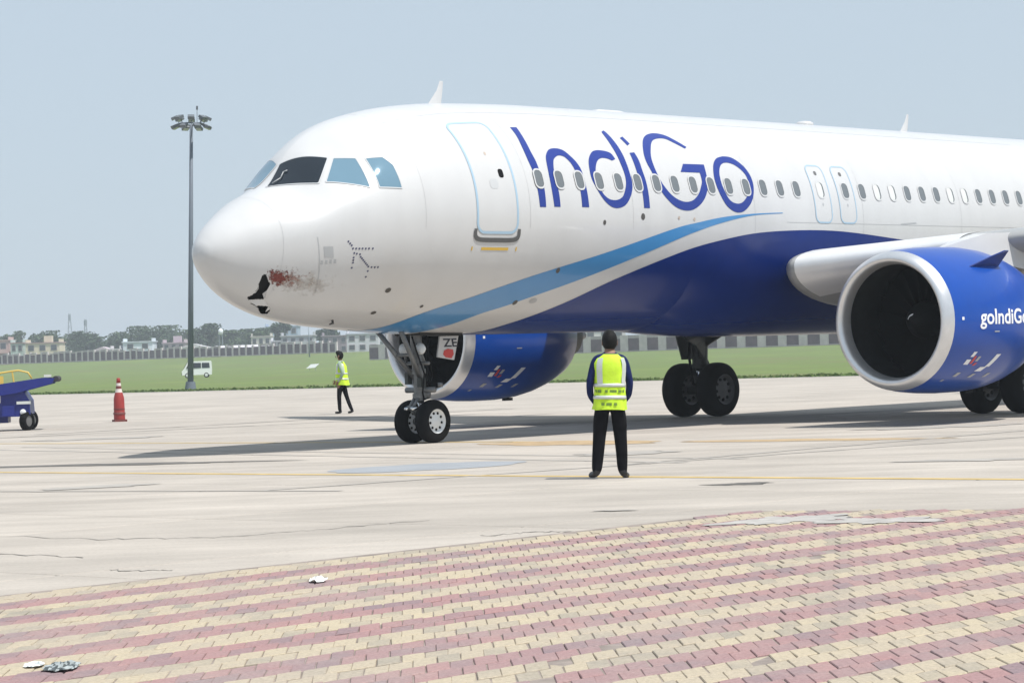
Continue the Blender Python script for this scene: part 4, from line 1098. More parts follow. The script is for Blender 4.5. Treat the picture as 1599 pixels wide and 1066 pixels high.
# --- emblem of small dots, probes, ports, stencils
for (x, t) in [(2.044,-9.2),(2.075,-10.6),(2.104,-11.9),(2.132,-14.0),(2.186,-14.3),(2.241,-14.6),(2.295,-14.8),(2.351,-15.1),(2.407,-15.3),(2.475,-15.6),(2.165,-16.9),(2.21,-17.5),(2.267,-18.1),(2.168,-19.7),(2.172,-21.3),(2.176,-22.9),(2.177,-26.2),(2.287,-19.8),(2.316,-20.8),(2.344,-21.9),(2.374,-23.0),(2.403,-24.1),(2.434,-25.1),(2.465,-26.2),(2.479,-29.0),(2.481,-32.7),(2.527,-26.7),(2.587,-26.9),(2.646,-27.0)]:
    R = 1.55 * math.pi / 180; r = 0.017
    fill('emblem_dot', [(x + r * math.cos(a * 0.785), t + r * math.sin(a * 0.785) / R) for a in range(8)], M['emblem'], jet, 0.004, rings=1)
def port(nm, x, t, r, m, off=0.006, sx=1.0):
    R = 1.9 * math.pi / 180
    return fill(nm, [(x + sx * r * math.cos(a * 0.524), t + r * math.sin(a * 0.524) / R) for a in range(12)], m, jet, off, rings=2)
for (x, t, r) in [(3.031, -41.9, .055), (3.08, -59.6, .05), (7.805, -4.6, .04), (8.87, -1.3, .055), (6.791, -29.1, .05), (3.955, -52.4, .035), (6.112, -48.4, .055)]:
    port('static_port', x, t, r, M['probe'])
port('access_mark', 6.55, -47.3, .06, M['greyprint'], sx=1.6)
for (x, t) in [(9.9, -1.5), (10.35, -2.0)]: port('rivet_mark', x, t, .03, M['blood2'])
for (x, t, l) in [(2.496, -71.5, .08)]:
    p = Vector(surf_off(x, t, 0.0)); n = (Vector(surf_off(x, t, 0.1)) - p).normalized()
    b = MB(); b.tube([p, p + n * 0.05, p + n * 0.06 + Vector((-l, 0, -0.01))], [0.022, 0.02, 0.012], 8)
    b.build('air_data_probe', M['probe'], jet, smooth=True)
fill('grey_stencil', [(1.646, -9.7), (1.799, -10.8), (1.835, -18.0), (1.678, -17.0)], M['greyprint'], jet, 0.004, rings=3)
for k in range(4):
    decal('stencil_row', [(1.63 + .07 * k, -19.3), (1.67 + .07 * k, -19.6)], [(1.64 + .07 * k, -22.0), (1.68 + .07 * k, -22.3)], M['greyprint'], jet, 0.004)
decal('panel_seam', [(1.543, -2.1), (1.60, -18), (1.673, -35.4), (1.72, -45)], [(1.557, -2.1), (1.614, -18), (1.687, -35.4), (1.734, -45)], M['seam'], jet, 0.003)
decal('wing_stencil', [(17.05, -1.6), (17.6, -0.6)], [(17.07, -2.3), (17.62, -1.3)], M['greyprint'], jet, 0.004)

M['lap'] = mat('skin_lap_joint', (0.44, 0.44, 0.445), 0.45)
for x in (3.45, 5.85, 8.6, 12.2, 15.75, 19.3, 22.4):
    th0 = 58 if 4.4 < x < 6 else 88
    decal('skin_joint', [(x, th0), (x, 40), (x, 10), (x, -8)], [(x + .009, th0), (x + .009, 40), (x + .009, 10), (x + .009, -8)], M['lap'], jet, 0.0025, nsub=1, nseg=6)
for t, x0, x1 in ((62, 3.45, 23.0), (-2.2, 13.2, 23.0)):
    n_ = 24; xs_ = np.linspace(x0, x1, n_)
    decal('skin_joint', [(x, t) for x in xs_], [(x, t - .25) for x in xs_], M['lap'], jet, 0.0025, nsub=1, nseg=2)
# --- bird-strike damage: blood, torn flaps
def splat(nm, x, t, r, m, seed, sx=1.0, off=0.004):
    rnd = random.Random(seed); R = 1.0 * math.pi / 180
    pts = []
    for k in range(18):
        q = r * rnd.uniform(0.45, 1.15); a = k / 18 * 2 * math.pi
        pts.append((x + sx * q * math.cos(a), t + q * math.sin(a) / R))
    return fill(nm, pts, m, jet, off, rings=2)
def smear_mat(name, c0, c1, scale, lo_, hi_, amax=1.0):
    m = mat(name, c0, 0.55, spec=0.3); nt = m.node_tree; b_ = nt.nodes["Principled BSDF"]
    geo = nt.nodes.new("ShaderNodeNewGeometry"); at_ = nt.nodes.new("ShaderNodeAttribute"); at_.attribute_name = 'fade'
    n1 = nt.nodes.new("ShaderNodeTexNoise"); n1.inputs['Scale'].default_value = scale; n1.inputs['Detail'].default_value = 6; n1.inputs['Roughness'].default_value = 0.65
    nt.links.new(geo.outputs['Position'], n1.inputs['Vector'])
    hf = nt.nodes.new("ShaderNodeMath"); hf.operation = 'MULTIPLY'; hf.inputs[1].default_value = 0.55; nt.links.new(at_.outputs['Fac'], hf.inputs[0])
    ad = nt.nodes.new("ShaderNodeMath"); ad.operation = 'MULTIPLY_ADD'; ad.inputs[1].default_value = 1.7; nt.links.new(n1.outputs[0], ad.inputs[0]); nt.links.new(hf.outputs[0], ad.inputs[2])
    mr = nt.nodes.new("ShaderNodeMapRange"); mr.inputs[1].default_value = lo_; mr.inputs[2].default_value = hi_; mr.inputs[4].default_value = amax; mr.clamp = True
    nt.links.new(ad.outputs[0], mr.inputs[0]); nt.links.new(mr.outputs[0], b_.inputs['Alpha'])
    n2 = nt.nodes.new("ShaderNodeTexNoise"); n2.inputs['Scale'].default_value = scale * 2.1; nt.links.new(geo.outputs['Position'], n2.inputs['Vector'])
    mx = nt.nodes.new("ShaderNodeMix"); mx.data_type = 'RGBA'; mx.inputs[6].default_value = (*c0, 1); mx.inputs[7].default_value = (*c1, 1)
    mr2 = nt.nodes.new("ShaderNodeMapRange"); mr2.inputs[1].default_value = .38; mr2.inputs[2].default_value = .62; nt.links.new(n2.outputs[0], mr2.inputs[0])
    nt.links.new(mr2.outputs[0], mx.inputs[0]); nt.links.new(mx.outputs[2], b_.inputs['Base Color'])
    return m
def smear(x0, x1, t0, t1, cx, ct, rx_, rt_, m, off):
    nx_, nt_ = 22, 18; xs_ = np.linspace(x0, x1, nx_); ts_ = np.linspace(t0, t1, nt_)
    Xq, Tq = np.meshgrid(xs_, ts_, indexing='ij'); Xq = Xq.ravel(); Tq = Tq.ravel()
    fs = []
    for f in grid_faces(nx_, nt_):
        if not any(inside(Xq[i], Tq[i], HOLE_A) for i in f): fs.append(f)
    b = MB(); b.v = [tuple(p) for p in surf_off(Xq, Tq, off)]; b.f = fs; b.m = [0] * len(fs)
    o = b.build('blood_smear', m, jet, smooth=True, fix=False)
    fd = o.data.attributes.new('fade', 'FLOAT', 'POINT')
    d = np.sqrt(((Xq - cx) / rx_) ** 2 + ((Tq - ct) / rt_) ** 2); fd.data.foreach_set('value', (1 - d).astype(np.float32))
    return o
smear(0.86, 1.40, -50, -18, 1.05, -33.5, .24, 10.0, smear_mat('blood_dark', (0.13, 0.026, 0.02), (0.22, 0.06, 0.05), 20, 1.02, 1.18), 0.0048)
smear(0.90, 1.60, -52, -16, 1.15, -34.0, .36, 11.0, smear_mat('blood_thin', (0.33, 0.17, 0.14), (0.42, 0.29, 0.24), 15, 1.0, 1.35, .8), 0.0040)
smear(1.05, 2.20, -54, -20, 1.50, -37.0, .55, 11.0, smear_mat('smear_trace', (0.45, 0.38, 0.32), (0.47, 0.42, 0.37), 9, .95, 1.6, .6), 0.0032)
def shard(nm, tri, lift, m):
    P = [Vector(surf_off(x, t, l)) for (x, t), l in zip(tri, lift)]
    n = (P[1] - P[0]).cross(P[2] - P[0]).normalized() * 0.006
    b = MB(); b.prism(P, n); return b.build(nm, m, jet)
shard('torn_flap', [(0.865, -70.0), (1.04, -61.5), (1.17, -66.6), (0.99, -70.5)], (0.0, 0.0, .02, .045), M['white'])
shard('torn_flap', [(0.985, -49.0), (1.03, -60.0), (0.98, -57.0)], (0.0, 0.0, -.05), M['white'])
shard('torn_flap', [(0.83, -45.5), (0.85, -56.0), (0.88, -52.0)], (0.0, 0.0, -.06), M['white'])
shard('torn_flap', [(1.205, -69.0), (1.275, -71.8), (1.23, -75.0)], (0.0, 0.0, .04), M['white'])

# --- crown: blade antennas and beacon
def blade_antenna(x, h, c, lean):
    zt = float(surf(x, 90)[2]) - 0.03; b = MB()
    b.loft([[(x - c * .5, 0, zt), (x, .035, zt), (x + c * .5, 0, zt), (x, -.035, zt)],
            [(x - c * .05 + lean * .6, 0, zt + h * .62), (x + c * .15 + lean * .6, .02, zt + h * .62), (x + c * .38 + lean * .6, 0, zt + h * .62), (x + c * .15 + lean * .6, -.02, zt + h * .62)],
            [(x + lean, 0, zt + h), (x + c * .1 + lean, .012, zt + h), (x + c * .25 + lean, 0, zt + h), (x + c * .1 + lean, -.012, zt + h)]])
    b.build('blade_antenna', M['white'], jet, smooth=True, sharp=50)
blade_antenna(5.62, 0.44, 0.34, 0.16)
blade_antenna(20.2, 0.42, 0.30, 0.16)
b = MB(); zt = float(surf(16.6, 90)[2])
b.lathe([(zt - .03, .20), (zt + .04, .19), (zt + .075, .13), (zt + .09, .02)], 'Z', (16.6, 0, 0), 16, caps=True)
b.build('beacon', M['white'], jet, smooth=True)
b = MB(); zt = float(surf(10.2, 90)[2])
b.loft([[(9.8, -.1, zt - .02), (10.9, -.1, zt - .02), (10.9, .1, zt - .02), (9.8, .1, zt - .02)], [(10.0, -.06, zt + .035), (10.6, -.06, zt + .035), (10.6, .06, zt + .035), (10.0, .06, zt + .035)]])
b.build('satellite_fairing', M['white'], jet)

# --- wing-body fairing: swells out of the lower fuselage
b = MB(); xs = np.linspace(10.6, 23.4, 44); th = np.linspace(-13, -167, 61)
Xg, Tg = np.meshgrid(xs, th, indexing='ij')
t_top = np.minimum(-13.0, np.interp(xs, [p[0] for p in BLUE_TOP], [p[1] for p in BLUE_TOP]) - 0.6)[:, None]
t_top = np.maximum(t_top, -75.0)
Tg = t_top + (-180 - 2 * t_top) * np.linspace(0, 1, 61)[None, :]
A_ = pchip([10.6, 11.2, 12.2, 13.4, 15, 19.5, 21.5, 23.4], [0.0, 0.06, 0.115, 0.14, 0.15, 0.15, 0.09, 0.0], Xg)
tt = np.minimum(-Tg, 180 + Tg); W_ = np.clip((tt - 13) / 36, 0, 1); W_ = W_ * W_ * (3 - 2 * W_)
P_ = surf_off(Xg.ravel(), Tg.ravel(), (0.0045 + A_ * W_).ravel()[:, None])
b.v = [tuple(p) for p in P_]; b.f = grid_faces(44, 61); b.m = [0] * len(b.f)
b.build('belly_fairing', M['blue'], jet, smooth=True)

# --- wings
def airfoil(c, tu, tl, n=26):
    """points around: TE -> upper -> LE -> lower -> TE (chordwise 0..1, height)"""
    up, lo = [], []
    for k in range(n + 1):
        x = 0.5 * (1 - math.cos(math.pi * k / n))
        y = 5 * (0.2969 * math.sqrt(x) - 0.126 * x - 0.3516 * x * x + 0.2843 * x ** 3 - 0.1015 * x ** 4)
        up.append((x, y * tu * 2)); lo.append((x, -y * tl * 2))
    return [(p[0] * c, p[1] * c) for p in reversed(up)] + [(p[0] * c, p[1] * c) for p in lo[1:-1]]
def wing_sec(y):
    le = 12.83 + (y - 2.3) * 0.505 if y > 2.3 else 12.83 + 2.2 * (2.3 - y) ** 1.6 - (2.3 - y) * .2
    te = 19.55 + max(0.0, y - 6.3) * (21.85 - 19.55) / (17.0 - 6.3)
    z = 2.98 + (y - 2.3) * 0.098
    f = min(1, max(0, (y - 2.0) / 6.0))
    return le, te - le, z, 0.065 * (1 - f) + 0.052 * f, 0.095 * (1 - f) + 0.05 * f, rad(4.2) * (1 - f) + rad(1.0) * f
def sec_pts(y, sgn, grow=0.0, sub=None):
    le, c, z, tu, tl, inc = wing_sec(y)
    out = []
    for px, pz in airfoil(c, tu, tl):
        out.append((le + px * math.cos(inc) + pz * math.sin(inc) - grow * (1 - 2 * px / c), -sgn * y, z - px * math.sin(inc) + pz * math.cos(inc) + math.copysign(grow, pz)))
    return out
for sgn in (1, -1):
    ys = [1.4, 1.6, 1.8, 1.95, 2.05, 2.15, 2.25, 2.3, 2.4, 2.6, 3.4, 4.4, 5.4, 6.3, 8, 10, 12, 14, 16, 17.0]
    b = MB(); b.loft([sec_pts(y, sgn) for y in ys]); wing = b.build('wing', M['wing'], jet, smooth=True, sharp=60)
    for y0, y1 in ((2.36, 5.1), (6.5, 9.0), (9.05, 11.6), (11.65, 14.1), (14.15, 16.6)):
        b = MB(); rows = []
        n = len(sec_pts(3, 1)); mid = 26
        for k in range(5):
            y = y0 + (y1 - y0) * k / 4
            sp = sec_pts(y, sgn, grow=0.012); rows.append(sp[mid - 7:mid + 7])
        b.loft(rows, caps=False, closed=False); b.build('slat', M['slat'], wing, smooth=True)
    b = MB(); rings = []
    for k in range(7):
        f = k / 6; s_ = math.sin(f * math.pi / 2)
        y = 17.0 + 0.75 * s_; z0 = 2.98 + 14.7 * .098 + 2.3 * f ** 1.6; le = 20.25 + 1.5 * f; c = 1.6 * (1 - .62 * f); th = .06
        rings.append([(le, -sgn * y, z0), (le + .3 * c, -sgn * (y + th * (1 - f * .6)), z0), (le + c, -sgn * y, z0), (le + .3 * c, -sgn * (y - th * (1 - f * .6)), z0)])
    b.loft(rings); b.build('sharklet', M['nblue'], wing, smooth=True, sharp=50)
    for yf, xl in ((6.6, 17.6), (9.6, 18.6), (12.6, 19.6)):
        le, c, z, tu, tl, inc = wing_sec(yf); b = MB()
        zc_ = z - .25 - 0.03 * c
        b.loft([[(xl - .2 + u * 3.4, -sgn * yf + .17 * w * math.cos(a), zc_ - .12 * u + .2 * w * math.sin(a)) for a in [2 * math.pi * k / 10 for k in range(10)]] for u, w in ((0, .05), (.12, .6), (.35, 1), (.6, 1), (.85, .5), (1, .05))])
        b.build('flap_track_fairing', M['wing'], wing, smooth=True)
    # tailplane
    b = MB(); rings = []
    for y, le, c, z in ((.3, 32.3, 3.9, 4.75), (6.2, 35.9, 1.35, 5.35)):
        rings.append([(le + px, -sgn * y, z + pz) for px, pz in airfoil(c, .05, .05)])
    b.loft(rings); b.build('tailplane', M['white'], jet, smooth=True, sharp=60)
b = MB(); rings = []
for z, le, c in ((5.7, 29.6, 6.2), (11.75, 34.6, 2.0)):
    rings.append([(le + px, pz, z) for px, pz in airfoil(c, .055, .055)])
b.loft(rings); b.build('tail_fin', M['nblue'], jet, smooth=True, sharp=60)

# --- text -> mesh helper
def text_mesh(body, bold=0.0):
    cu = bpy.data.curves.new('t', 'FONT'); cu.body = body; cu.size = 1.0; cu.offset = bold; cu.resolution_u = 4
    o = bpy.data.objects.new('t', cu); COL.objects.link(o)
    dg = bpy.context.evaluated_depsgraph_get()
    me = bpy.data.meshes.new_from_object(o.evaluated_get(dg))
    vs = [Vector(v.co) for v in me.vertices]; fs = [tuple(p.vertices) for p in me.polygons]
    bpy.data.objects.remove(o); bpy.data.curves.remove(cu); bpy.data.meshes.remove(me)
    return vs, fs
def split_long(vs, fs, L):
    bm = bmesh.new(); bv = [bm.verts.new(v) for v in vs]
    for f in fs:
        try: bm.faces.new([bv[i] for i in f])
        except ValueError: pass
    bmesh.ops.triangulate(bm, faces=bm.faces)
    for _ in range(4):
        es = [e for e in bm.edges if e.calc_length() > L]
        if not es: break
        bmesh.ops.subdivide_edges(bm, edges=es, cuts=1)
        bmesh.ops.triangulate(bm, faces=bm.faces)
    bm.verts.index_update()
    out = [v.co.copy() for v in bm.verts], [tuple(v.index for v in f.verts) for f in bm.faces]
    bm.free(); return out

# --- engines
ENG_Z = 1.85
OUT = [(11.16, 1.226), (11.4, 1.262), (11.8, 1.293), (12.3, 1.31), (12.9, 1.308), (13.4, 1.27), (13.8, 1.20), (14.2, 1.09), (14.5, .98), (14.68, .90)]
def nac_r(x): return float(np.interp(x, [p[0] for p in OUT], [p[1] for p in OUT]))
def engine(yc, dx=0.0):
    e = empty('engine', (dx, -yc, ENG_Z), parent=jet)
    b = MB(); b.lathe(OUT, 'X', n=72)
    b.lathe([(14.68, .90), (14.64, .865), (14.2, .90), (13.8, .94)], 'X', n=72)
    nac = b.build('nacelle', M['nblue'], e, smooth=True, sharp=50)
    b = MB(); b.lathe([(11.155, 1.228), (11.06, 1.198), (11.0, 1.165), (10.965, 1.13), (10.95, 1.10), (10.96, 1.068), (10.995, 1.04), (11.06, 1.015), (11.16, 1.0), (11.22, .997)], 'X', n=72)
    b.build('inlet_lip', M['silver'], e, smooth=True)
    b = MB(); b.lathe([(11.225, .998), (11.5, .99), (11.8, .998), (12.02, 1.01), (12.06, 1.025), (12.3, 1.03)], 'X', n=72)
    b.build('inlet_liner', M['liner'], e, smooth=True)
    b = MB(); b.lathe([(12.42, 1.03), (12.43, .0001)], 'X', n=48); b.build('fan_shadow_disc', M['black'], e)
    b = MB(); b.lathe([(11.62, .002), (11.64, .05), (11.72, .14), (11.86, .25), (12.0, .32), (12.15, .35)], 'X', n=36)
    sp = b.build('spinner', M['dark'], e, smooth=True)
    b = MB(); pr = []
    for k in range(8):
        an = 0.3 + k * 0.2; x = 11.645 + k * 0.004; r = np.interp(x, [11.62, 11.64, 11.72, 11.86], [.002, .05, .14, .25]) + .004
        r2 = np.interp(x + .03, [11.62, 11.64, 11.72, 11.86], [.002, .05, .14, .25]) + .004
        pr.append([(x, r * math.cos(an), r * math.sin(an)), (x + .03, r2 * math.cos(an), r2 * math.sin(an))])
    b.loft(pr, caps=False, closed=False); b.build('spinner_swirl_glint', M['print'], sp)  # white spiral mark that also paints the highlight near the tip
    bd = None
    for k in range(20):
        if bd is None:
            b = MB(); rows = []
            for j in range(6):
                f = j / 5; r = .30 + f * .705; tw = rad(28 + 32 * f); c = .20 + .13 * math.sin(f * 2.2)
                row = []
                for q in (-1, -.4, .2, 1):
                    xx = 12.13 + c * q * math.cos(tw) * .5 * .9; yy = c * q * math.sin(tw) * .75 + .03 * q * q
                    row.append((xx, yy, r))
                rows.append(row)
            b.loft(rows, caps=False, closed=False)
            bd = b.build('fan_blade', M['blade'], e, smooth=True); o = bd
        else:
            o = bpy.data.objects.new('fan_blade', bd.data); link(o, e)
        o.rotation_euler = (2 * math.pi * k / 20, 0, 0)
    b = MB(); b.lathe([(13.8, .74), (14.4, .68), (14.9, .56), (15.4, .44), (15.43, .41), (15.2, .39)], 'X', n=48); b.build('core_cowl', M['strutd'], e, smooth=True)
    b = MB(); b.lathe([(15.1, .28), (15.5, .24), (15.95, .07), (16.0, .01)], 'X', n=32); b.build('exhaust_plug', M['strut'], e, smooth=True)
    def on(x, deg, off):
        r = nac_r(x) + off; return (x, -r * math.cos(rad(deg)), r * math.sin(rad(deg)))
    # lettering on the port-facing side
    vs, fs = text_mesh('goIndiGo', 0.02); x0 = min(v.x for v in vs); w = max(v.x for v in vs) - x0
    vs, fs = split_long(vs, fs, 0.25)
    b = MB(); sx = 1.62 / w; sz = 0.37
    b.add([on(11.86 + (v.x - x0) * sx, math.degrees((v.y * sz) / 1.3) - 4.5, 0.006) for v in vs], fs)
    b.build('lettering', M['print'], nac, fix=False)
    # stickers
    def patch(nm, x, deg, w_, h_, m, lean=0.0, off=0.005):
        b = MB(); rows = []
        for j in range(4):
            f = j / 3 - .5; d = deg + math.degrees(f * h_ / 1.3)
            rows.append([on(x - w_ / 2 + lean * f, d, off), on(x + w_ / 2 + lean * f, d, off)])
        b.loft(rows, caps=False, closed=False); return b.build(nm, m, nac)
    patch('warning_sticker', 11.87, -29, .10, .10, M['print'], .06)
    patch('warning_sticker', 11.78, -36, .13, .11, M['print'], .03)
    patch('warning_sticker', 11.93, -34, .07, .16, M['redprint'], .05)
    patch('warning_sticker', 12.06, -33, .08, .10, M['greyprint'], .05)
    patch('warning_sticker', 12.04, -38, .08, .06, M['redprint'], .05)
    patch('warning_sticker', 12.33, -43, .20, .10, M['print'], .10)
    patch('warning_sticker', 12.58, -35, .14, .26, M['print'], .18)
    patch('warning_sticker', 12.22, -50, .10, .10, M['greyprint'], .08)
    patch('warning_sticker', 12.70, -50, .10, .10, M['greyprint'], .08)
    patch('warning_sticker', 11.74, -49, .10, .11, M['greyprint'], .05)
    patch('warning_sticker', 11.50, -57, .06, .06, M['greyprint'], .03)
    patch('inspection_mark', 11.37, 0, .055, .055, M['print'])
    patch('inspection_mark', 12.40, -10.5, .16, .02, M['greyprint'])
    # strake on the upper port side of the cowl
    p = [Vector(on(12.12, 45, -.01)), Vector(on(12.75, 46, -.01)), Vector(on(13.15, 47, -.01)), Vector(on(13.15, 47.5, .34)), Vector(on(13.0, 47, .34)), Vector(on(12.6, 46, .20))]
    n = (p[1] - p[0]).cross(p[4] - p[0]).normalized() * .02
    b = MB(); b.prism(p, n); b.build('nacelle_strake', M['blue'], e)
    # hinge latch fairing below
    b = MB(); b.box((13.4, 0, -1.305), (.25, .08, .06)); b.build('drain_mast', M['dark'], e)
    return e
e1 = engine(5.75)
e2 = copy_tree(e1, jet); e2.location = (0.2, 5.75, ENG_Z)
for ch in list(e2.children):                    # the wordmark is only on the outboard side
    for g in list(ch.children):
        if g.name.startswith('lettering'): bpy.data.objects.remove(g)
for yc, dx in ((5.75, 0), (-5.75, .2)):
    b = MB(); secs = []
    for x, z0, z1, hw_ in ((12.55, 3.02, 3.13, .06), (13.2, 3.0, 3.27, .16), (14.0, 2.9, 3.42, .2), (15.2, 2.75, 3.45, .22), (16.6, 2.72, 3.2, .18), (17.6, 2.85, 3.05, .05)):
        secs.append([(x + dx, -yc - hw_, z0), (x + dx, -yc + hw_, z0), (x + dx, -yc + hw_ * .8, z1), (x + dx, -yc - hw_ * .8, z1)])
    b.loft(secs); b.build('pylon', M['white'], jet, smooth=True, sharp=40)

# --- landing gear
def wheel(parent, x, y, r, w, hubm, face):
    wh = empty('wheel', (x, y, r), parent=parent)
    b = MB(); b.lathe([(-w * .5, r * .56), (-w * .5, r * .72), (-w * .47, r * .88), (-w * .36, r * .965), (-w * .15, r), (w * .15, r), (w * .36, r * .965), (w * .47, r * .88), (w * .5, r * .72), (w * .5, r * .56)], 'Y', n=40)
    for g in (-.2, 0.0, .2):
        pass
    b.build('tyre', M['rubber'], wh, smooth=True)
    b = MB()
    b.lathe([(-w * .46, .02), (-w * .34, r * .24), (-w * .30, r * .44), (-w * .45, r * .52), (-w * .49, r * .57), (w * .49, r * .57), (w * .45, r * .52), (w * .30, r * .44), (w * .34, r * .24), (w * .46, .02)], 'Y', n=32, caps=True)
    b.build('rim', hubm, wh, smooth=True, sharp=35)
    vh = None
    for k in range(9):
        a = 2 * math.pi * (k + .5) / 9
        if vh is None:
            b = MB(); b.lathe([(-w * .36, r * .06), (-w * .30, r * .06)], 'Y', (0, 0, 0), 8, caps=True)
            vh = b.build('vent_hole', M['dark'], wh); o = vh
        else:
            o = bpy.data.objects.new('vent_hole', vh.data); link(o, wh)
        o.location = (r * .38 * math.sin(a), 0, r * .38 * math.cos(a))
    return wh
ng = empty('nose_gear', (5.07, 0, 0), parent=jet)
wheel(ng, 0, -.25, .375, .225, M['hub'], -1); wheel(ng, 0, .25, .375, .225, M['hub'], 1)
b = MB(); b.tube([(0, -.2, .375), (0, .2, .375)], .07, 12); b.build('axle', M['strut'], ng, smooth=True)
b = MB(); b.tube([(0, 0, .34), (-.03, 0, .80)], .062, 14); b.build('piston', M['chrome'], ng, smooth=True)
b = MB(); b.tube([(-.028, 0, .74), (-.11, 0, 2.05)], [.105, .10], 16)
b.tube([(-.03, 0, .78), (-.035, 0, .86)], .135, 16); b.tube([(-.06, 0, 1.20), (-.065, 0, 1.28)], .13, 16)
b.build('strut', M['strut'], ng, smooth=True, sharp=40)
b = MB(); b.tube([(-.05, -.05, .45), (-.27, -.04, .62)], .03, 8); b.tube([(-.05, .05, .45), (-.27, .04, .62)], .03, 8)
b.tube([(-.27, -.04, .62), (-.09, -.05, .83)], .028, 8); b.tube([(-.27, .04, .62), (-.09, .05, .83)], .028, 8); b.tube([(-.27, -.08, .62), (-.27, .08, .62)], .035, 8)
b.build('torque_link', M['strut'], ng, smooth=True)
b = MB(); b.tube([(-.07, -.06, 1.1), (-.75, -.28, 1.95)], .045, 10); b.tube([(-.07, .06, 1.1), (-.75, .28, 1.95)], .045, 10); b.tube([(-.42, -.18, 1.53), (-.42, .18, 1.53)], .03, 8)
b.build('drag_brace', M['strut'], ng, smooth=True)
b = MB(); b.tube([(.02, -.13, .84), (.02, .13, .84)], .085, 14); b.tube([(-.02, -.34, .92), (-.02, .34, .92)], .05, 12); b.tube([(.04, -.36, 1.0), (.1, -.42, 1.0)], .04, 8)
b.build('steering_actuator', M['strut'], ng, smooth=True)
for yy in (-.2, .2):
    b = MB(); b.lathe([(-.02, .02), (.0, .10), (.05, .095), (.12, .04)], 'X', (-.22, yy, 1.63), 16, caps=True); b.build('taxi_light', M['hub'], ng, smooth=True)
b = MB(); b.tube([(-.04, -.1, .86), (.12, -.16, 1.15), (.05, -.14, 1.6), (-.05, -.12, 1.95)], .018, 6); b.tube([(.08, .05, .8), (.22, .03, 1.2), (.16, 0, 1.9)], .02, 6)
b.build('hydraulic_hose', M['dark'], ng, smooth=True)
b = MB(); b.box((-.16, -.16, 1.05), (.12, .09, .16)); b.build('valve_block', M['strutd'], ng)
b = MB(); b.box((-.14, .17, 1.12), (.1, .08, .2)); b.build('valve_block', M['strutd'], ng)
b = MB(); b.tube([(-.1, -.30, 1.38), (-.1, .30, 1.38)], .03, 8); b.tube([(-.12, -.22, 1.40), (-.2, -.2, 1.60)], .02, 6); b.tube([(-.12, .22, 1.40), (-.2, .2, 1.60)], .02, 6); b.build('light_bracket', M['strut'], ng, smooth=True)
b = MB(); b.tube([(-.06, -.12, .75), (-.2, -.22, .88), (-.16, -.24, 1.2), (-.3, -.2, 1.6), (-.4, -.2, 1.85)], .016, 6); b.build('electric_cable', M['dark'], ng, smooth=True)
b = MB(); b.tube([(-.12, -.10, .62), (-.34, -.07, .60)], .032, 8); b.tube([(-.12, .10, .62), (-.34, .07, .60)], .032, 8); b.build('towing_fitting', M['chrome'], ng, smooth=True)
# gear leg door with the two big letters, seen edge-on from behind, flat to port
b = MB(); dpts = [(.30, -.20, 1.84), (.77, -.20, 1.84), (.62, -.22, 1.42), (.20, -.22, 1.48)]
b.prism(dpts, (0, .03, 0)); gd = b.build('gear_door', M['white'], ng); gd['label'] = 'white nose gear door marked with black letters'
vs, fs = text_mesh('ZE', 0.02); x0 = min(v.x for v in vs); w = max(v.x for v in vs) - x0
b = MB(); b.add([(.37 + (v.x - x0) * .36 / w - v.y * .03, -.2045 - (.03 * (1 - v.y)) * .3, 1.655 + v.y * .20) for v in vs], fs); b.build('lettering', M['blackprint'], gd, fix=False)
b = MB(); b.add([(.34, -.2235, 1.52), (.40, -.223, 1.47), (.55, -.223, 1.45), (.61, -.222, 1.52), (.60, -.219, 1.60), (.47, -.2185, 1.62), (.37, -.221, 1.59)], [(0, 1, 2, 3, 4, 5, 6)]); b.build('red_marking', M['redprint'], gd)
b = MB(); b.loft([[(-.3, -.3, 1.866), (.75, -.3, 1.846), (.75, .3, 1.846), (-.3, .3, 1.866)], [(-.35, -.38, 2.1), (.8, -.38, 2.1), (.8, .38, 2.1), (-.35, .38, 2.1)]])
b.build('gear_bay', M['black'], ng)

